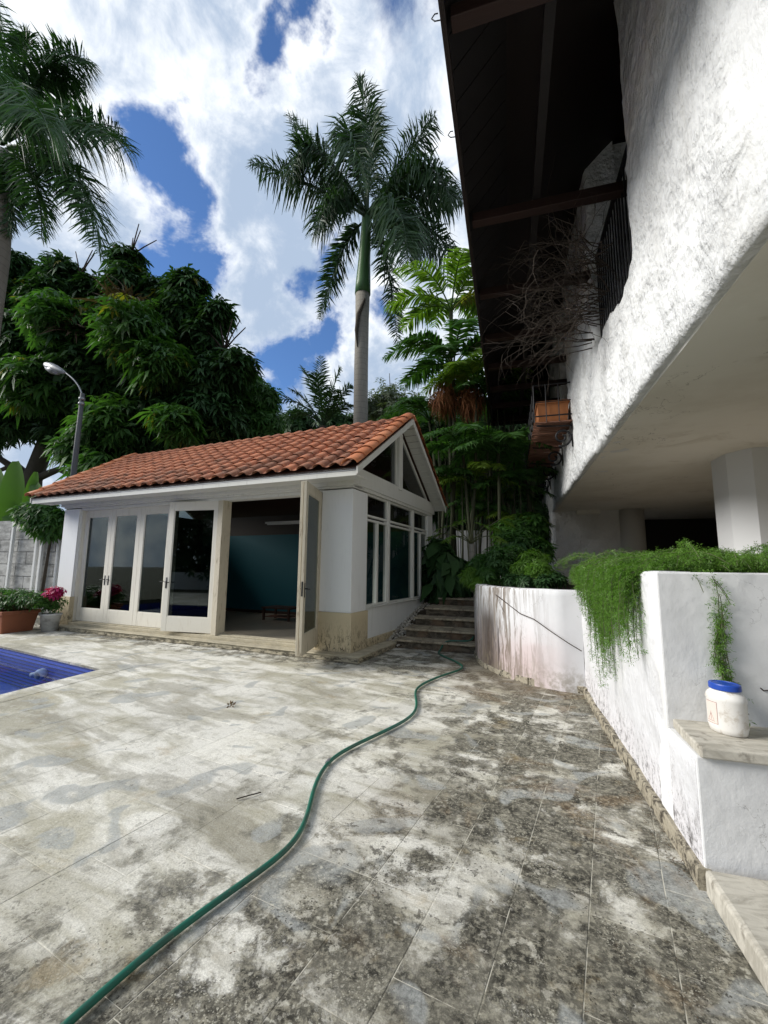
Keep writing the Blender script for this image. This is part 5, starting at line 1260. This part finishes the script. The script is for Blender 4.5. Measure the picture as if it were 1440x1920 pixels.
# ------------------------------------------------------------------ left side: block wall, posts, pots, banana, lamp
bwll = empty('boundary_wall', (0, 0, 0), 0, 'grey concrete block boundary wall at the left behind the flower pots', 'wall')
A = at(-260, 975, 9.8); Bp = at(140, 998, 9.8)
g = MB(); g.box(A[0], Bp[0] + 1.5, 9.8, 10.0, 0, A[2] - .2); g.build('wall_core', 'block_wall_grey', bwll)
zt = A[2] - .2
k = 0
for r_ in range(int(zt / .38)):
    x = A[0] + (r_ % 2) * .4
    while x < Bp[0] + 1.2:
        b_ = MB().box(x, x + .78, 9.765, 9.80, r_ * .38 + .01, r_ * .38 + .37); b_.build('block', 'block_wall_grey', bwll, bevel=.006); x += .80
for px in (15, 62, 72, 104, 118):
    p = at(px, 1050, 9.6); po = MB().box(p[0] - .045, p[0] + .045, 9.62, 9.70, 0, zt - .05 + .1 * (px % 3)); o = po.build('fence_post', 'white_paint', bevel=.008)
    tag(o, {15: 'leftmost thin white post on the grey block wall', 62: 'second thin white post from the left on the block wall', 72: 'third thin white post from the left, close beside the second', 104: 'fourth white post from the left near the pavilion', 118: 'white post nearest the pavilion pillar'}[px], 'post', 'white posts along the block wall')
vn = at(88, 1050, 9.55); g = MB(); g.tube([(vn[0], 9.5, .3), (vn[0] + .05, 9.5, 1.2), (vn[0] + .1, 9.5, 2.), at(100, 990, 9.5)], [.05, .05, .04, .03], 6)
tr_ = empty('small_tree', (0, 0, 0), 0, 'small bright leafy tree with a dark stem between the block wall and pavilion', 'tree')
g.build('trunk', 'bark_dark', tr_, True); crown('crown', [pblob(*b) for b in [(85, 965, 30, 9.3), (55, 960, 22, 9.5), (110, 975, 20, 9.3), (95, 990, 18, 9.2), (70, 985, 16, 9.3)]], 1100, .2, 'leaf_mid', tr_, nl=6, ratio=.4, droop=.5, shell=.3)
# potted shrub
pt = empty('flower_pot', (-10.95, 7.15, 0), 0, 'square terracotta pot with a spreading green flowering shrub beside the pavilion', 'potted plant')
g = MB(); g.add([(x * (.36 + e), y * (.36 + e), z) for z, e in ((0, -.04), (.40, .02), (.40, .05), (.48, .05), (.48, 0), (.42, 0)) for x, y in ((-1, -1), (1, -1), (1, 1), (-1, 1))], [(3, 2, 1, 0)] + [(4 * i + j, 4 * i + (j + 1) % 4, 4 * i + 4 + (j + 1) % 4, 4 * i + 4 + j) for i in range(5) for j in range(4)] + [(20, 21, 22, 23)])
g.build('pot', 'pot_clay', pt, bevel=.01)
bls = [(-.3, .0, .72, .45, .5), (.2, .1, .72, .45, .5), (-.8, .1, .75, .45, .5), (.65, .1, .72, .35, .5)]
crown('foliage', bls, 1900, .085, 'leaf_mid', pt, nl=5, ratio=.4, shell=.3); crown('twigs', bls, 300, .10, 'leaf_dry', pt, nl=4, ratio=.1, shell=.5)
bg_ = empty('bougainvillea', (-10.15, 7.5, 0), 0, 'magenta flowering bougainvillea in a grey pot against the pavilion corner', 'flowering plant')
g = MB(); g.lathe((0, 0, 0), [(.15, 0), (.20, .35), (.22, .36), (.22, .40), (.17, .40)], 20); g.build('pot', 'block_wall_grey', bg_, True)
crown('flowers', [(.12, -.1, .85, .18, .8), (.30, -.15, .92, .15, .8), (-.05, 0, .78, .14, .8)], 260, .075, 'petal_magenta', bg_, nl=4, ratio=.7, shell=.2); crown('foliage', [(0, 0, .65, .25, .8)], 200, .08, 'leaf_mid', bg_, nl=5, ratio=.4, shell=.2)
# second terracotta pot shrub handled above; banana plants
bn_ = empty('banana_plant', (0, 0, 0), 0, 'banana plant with broad upright yellow-green leaves above the block wall', 'banana plant')
def bleaf(p0, p1, p2, w):
    P_ = bez(p0, p1, p2, 14); T = np.gradient(P_, axis=0); T /= np.linalg.norm(T, axis=1, keepdims=True); view = np.array([.5, -1, .0]); S_ = np.cross(T, view); S_ /= np.linalg.norm(S_, axis=1, keepdims=True)
    pr = np.sin(np.linspace(0.05, math.pi * .97, 14)) ** .55 * w; Nn = np.cross(S_, T)
    Vv = np.stack([P_ - S_ * pr[:, None] + Nn * pr[:, None] * .25, P_, P_ + S_ * pr[:, None] + Nn * pr[:, None] * .25], 1).reshape(-1, 3)
    Fq = np.array([(i * 3 + j, i * 3 + j + 1, i * 3 + 4 + j, i * 3 + 3 + j) for i in range(13) for j in range(2)]); npmesh('leaf', Vv, Fq, 'leaf_banana', bn_, smooth=True)
yb = 11.5
for q in [((5, 1000), (0, 930), (-12, 870), .38), ((22, 1010), (26, 930), (30, 865), .42), ((50, 1010), (55, 940), (68, 885), .25), ((-20, 1000), (-40, 940), (-60, 900), .4), ((75, 1000), (80, 950), (62, 900), .3), ((30, 1010), (35, 970), (5, 930), .35)]:
    bleaf(at(*q[0], yb), at(*q[1], yb - .1), at(*q[2], yb), q[3])
pb = at(25, 1010, yb); MB().tube([(pb[0], yb, 0), pb], [.14, .09], 10).build('stem', 'stem_green', bn_, True)
# street lamp
sl_ = empty('street_lamp', (0, 0, 0), 0, 'grey street lamp with a curved arm in front of the dark tree behind the pavilion', 'street lamp')
Ys = 9.3
a = at(140, 870, Ys); a0 = a.copy(); a0[2] = 0
b = at(155, 738, Ys)
MB().tube([a0, a, b], [.085, .075, .06], 10).build('pole', 'lamp_grey', sl_, True)
MB().tube([*bez(at(155, 745, Ys), at(150, 715, Ys), at(118, 696, Ys), 10)], .022, 8).build('arm', 'grey_metal', sl_, True)
h0, h1 = Vector(at(122, 699, Ys)), Vector(at(84, 683, Ys)); d = (h1 - h0)
g = MB(); g.tube([h0 + d * t_ for t_ in (0, .15, .4, .7, .92, 1)], [.04, .08, .12, .13, .09, .03], 12); g.build('lamp_head', 'grey_metal', sl_, True)
g = MB(); pm = h0 + d * .6 + Vector((0, 0, -.08)); g.tube([pm - d * .3, pm, pm + d * .28], [.08, .13, .07], 12); g.build('lens', 'grey_metal', sl_, True)
for zf in (.75, .82): q = Vector(a) .lerp(Vector(b), zf + .1); MB().tube([q - Vector((0, 0, .04)), q + Vector((0, 0, .04))], .085, 10).build('band', 'grey_metal', sl_, True)

# ------------------------------------------------------------------ garden behind the photographer (reflected in the glass)
o = crown('rear_hedge', [(x, -13 + random.uniform(-1, 1), z, 2.4, 1.) for x in np.arange(-30, -7, 2.4) for z in (1.6, 4.6, 7.6, 10.4)], 6500, .55, 'leaf_dark', None, nl=6, ratio=.4, shell=.5, kind='stuff'); tag(o, 'tall dark hedge behind the photographer, seen only as reflection in the glass doors', 'hedge')
g = MB(); g.box(-27, -6, -11.0, -10.7, -.3, 1.1); o = g.build('rear_garden_wall', 'white_paint', bevel=.01); tag(o, 'long white garden wall behind the photographer, seen only as reflection', 'wall')
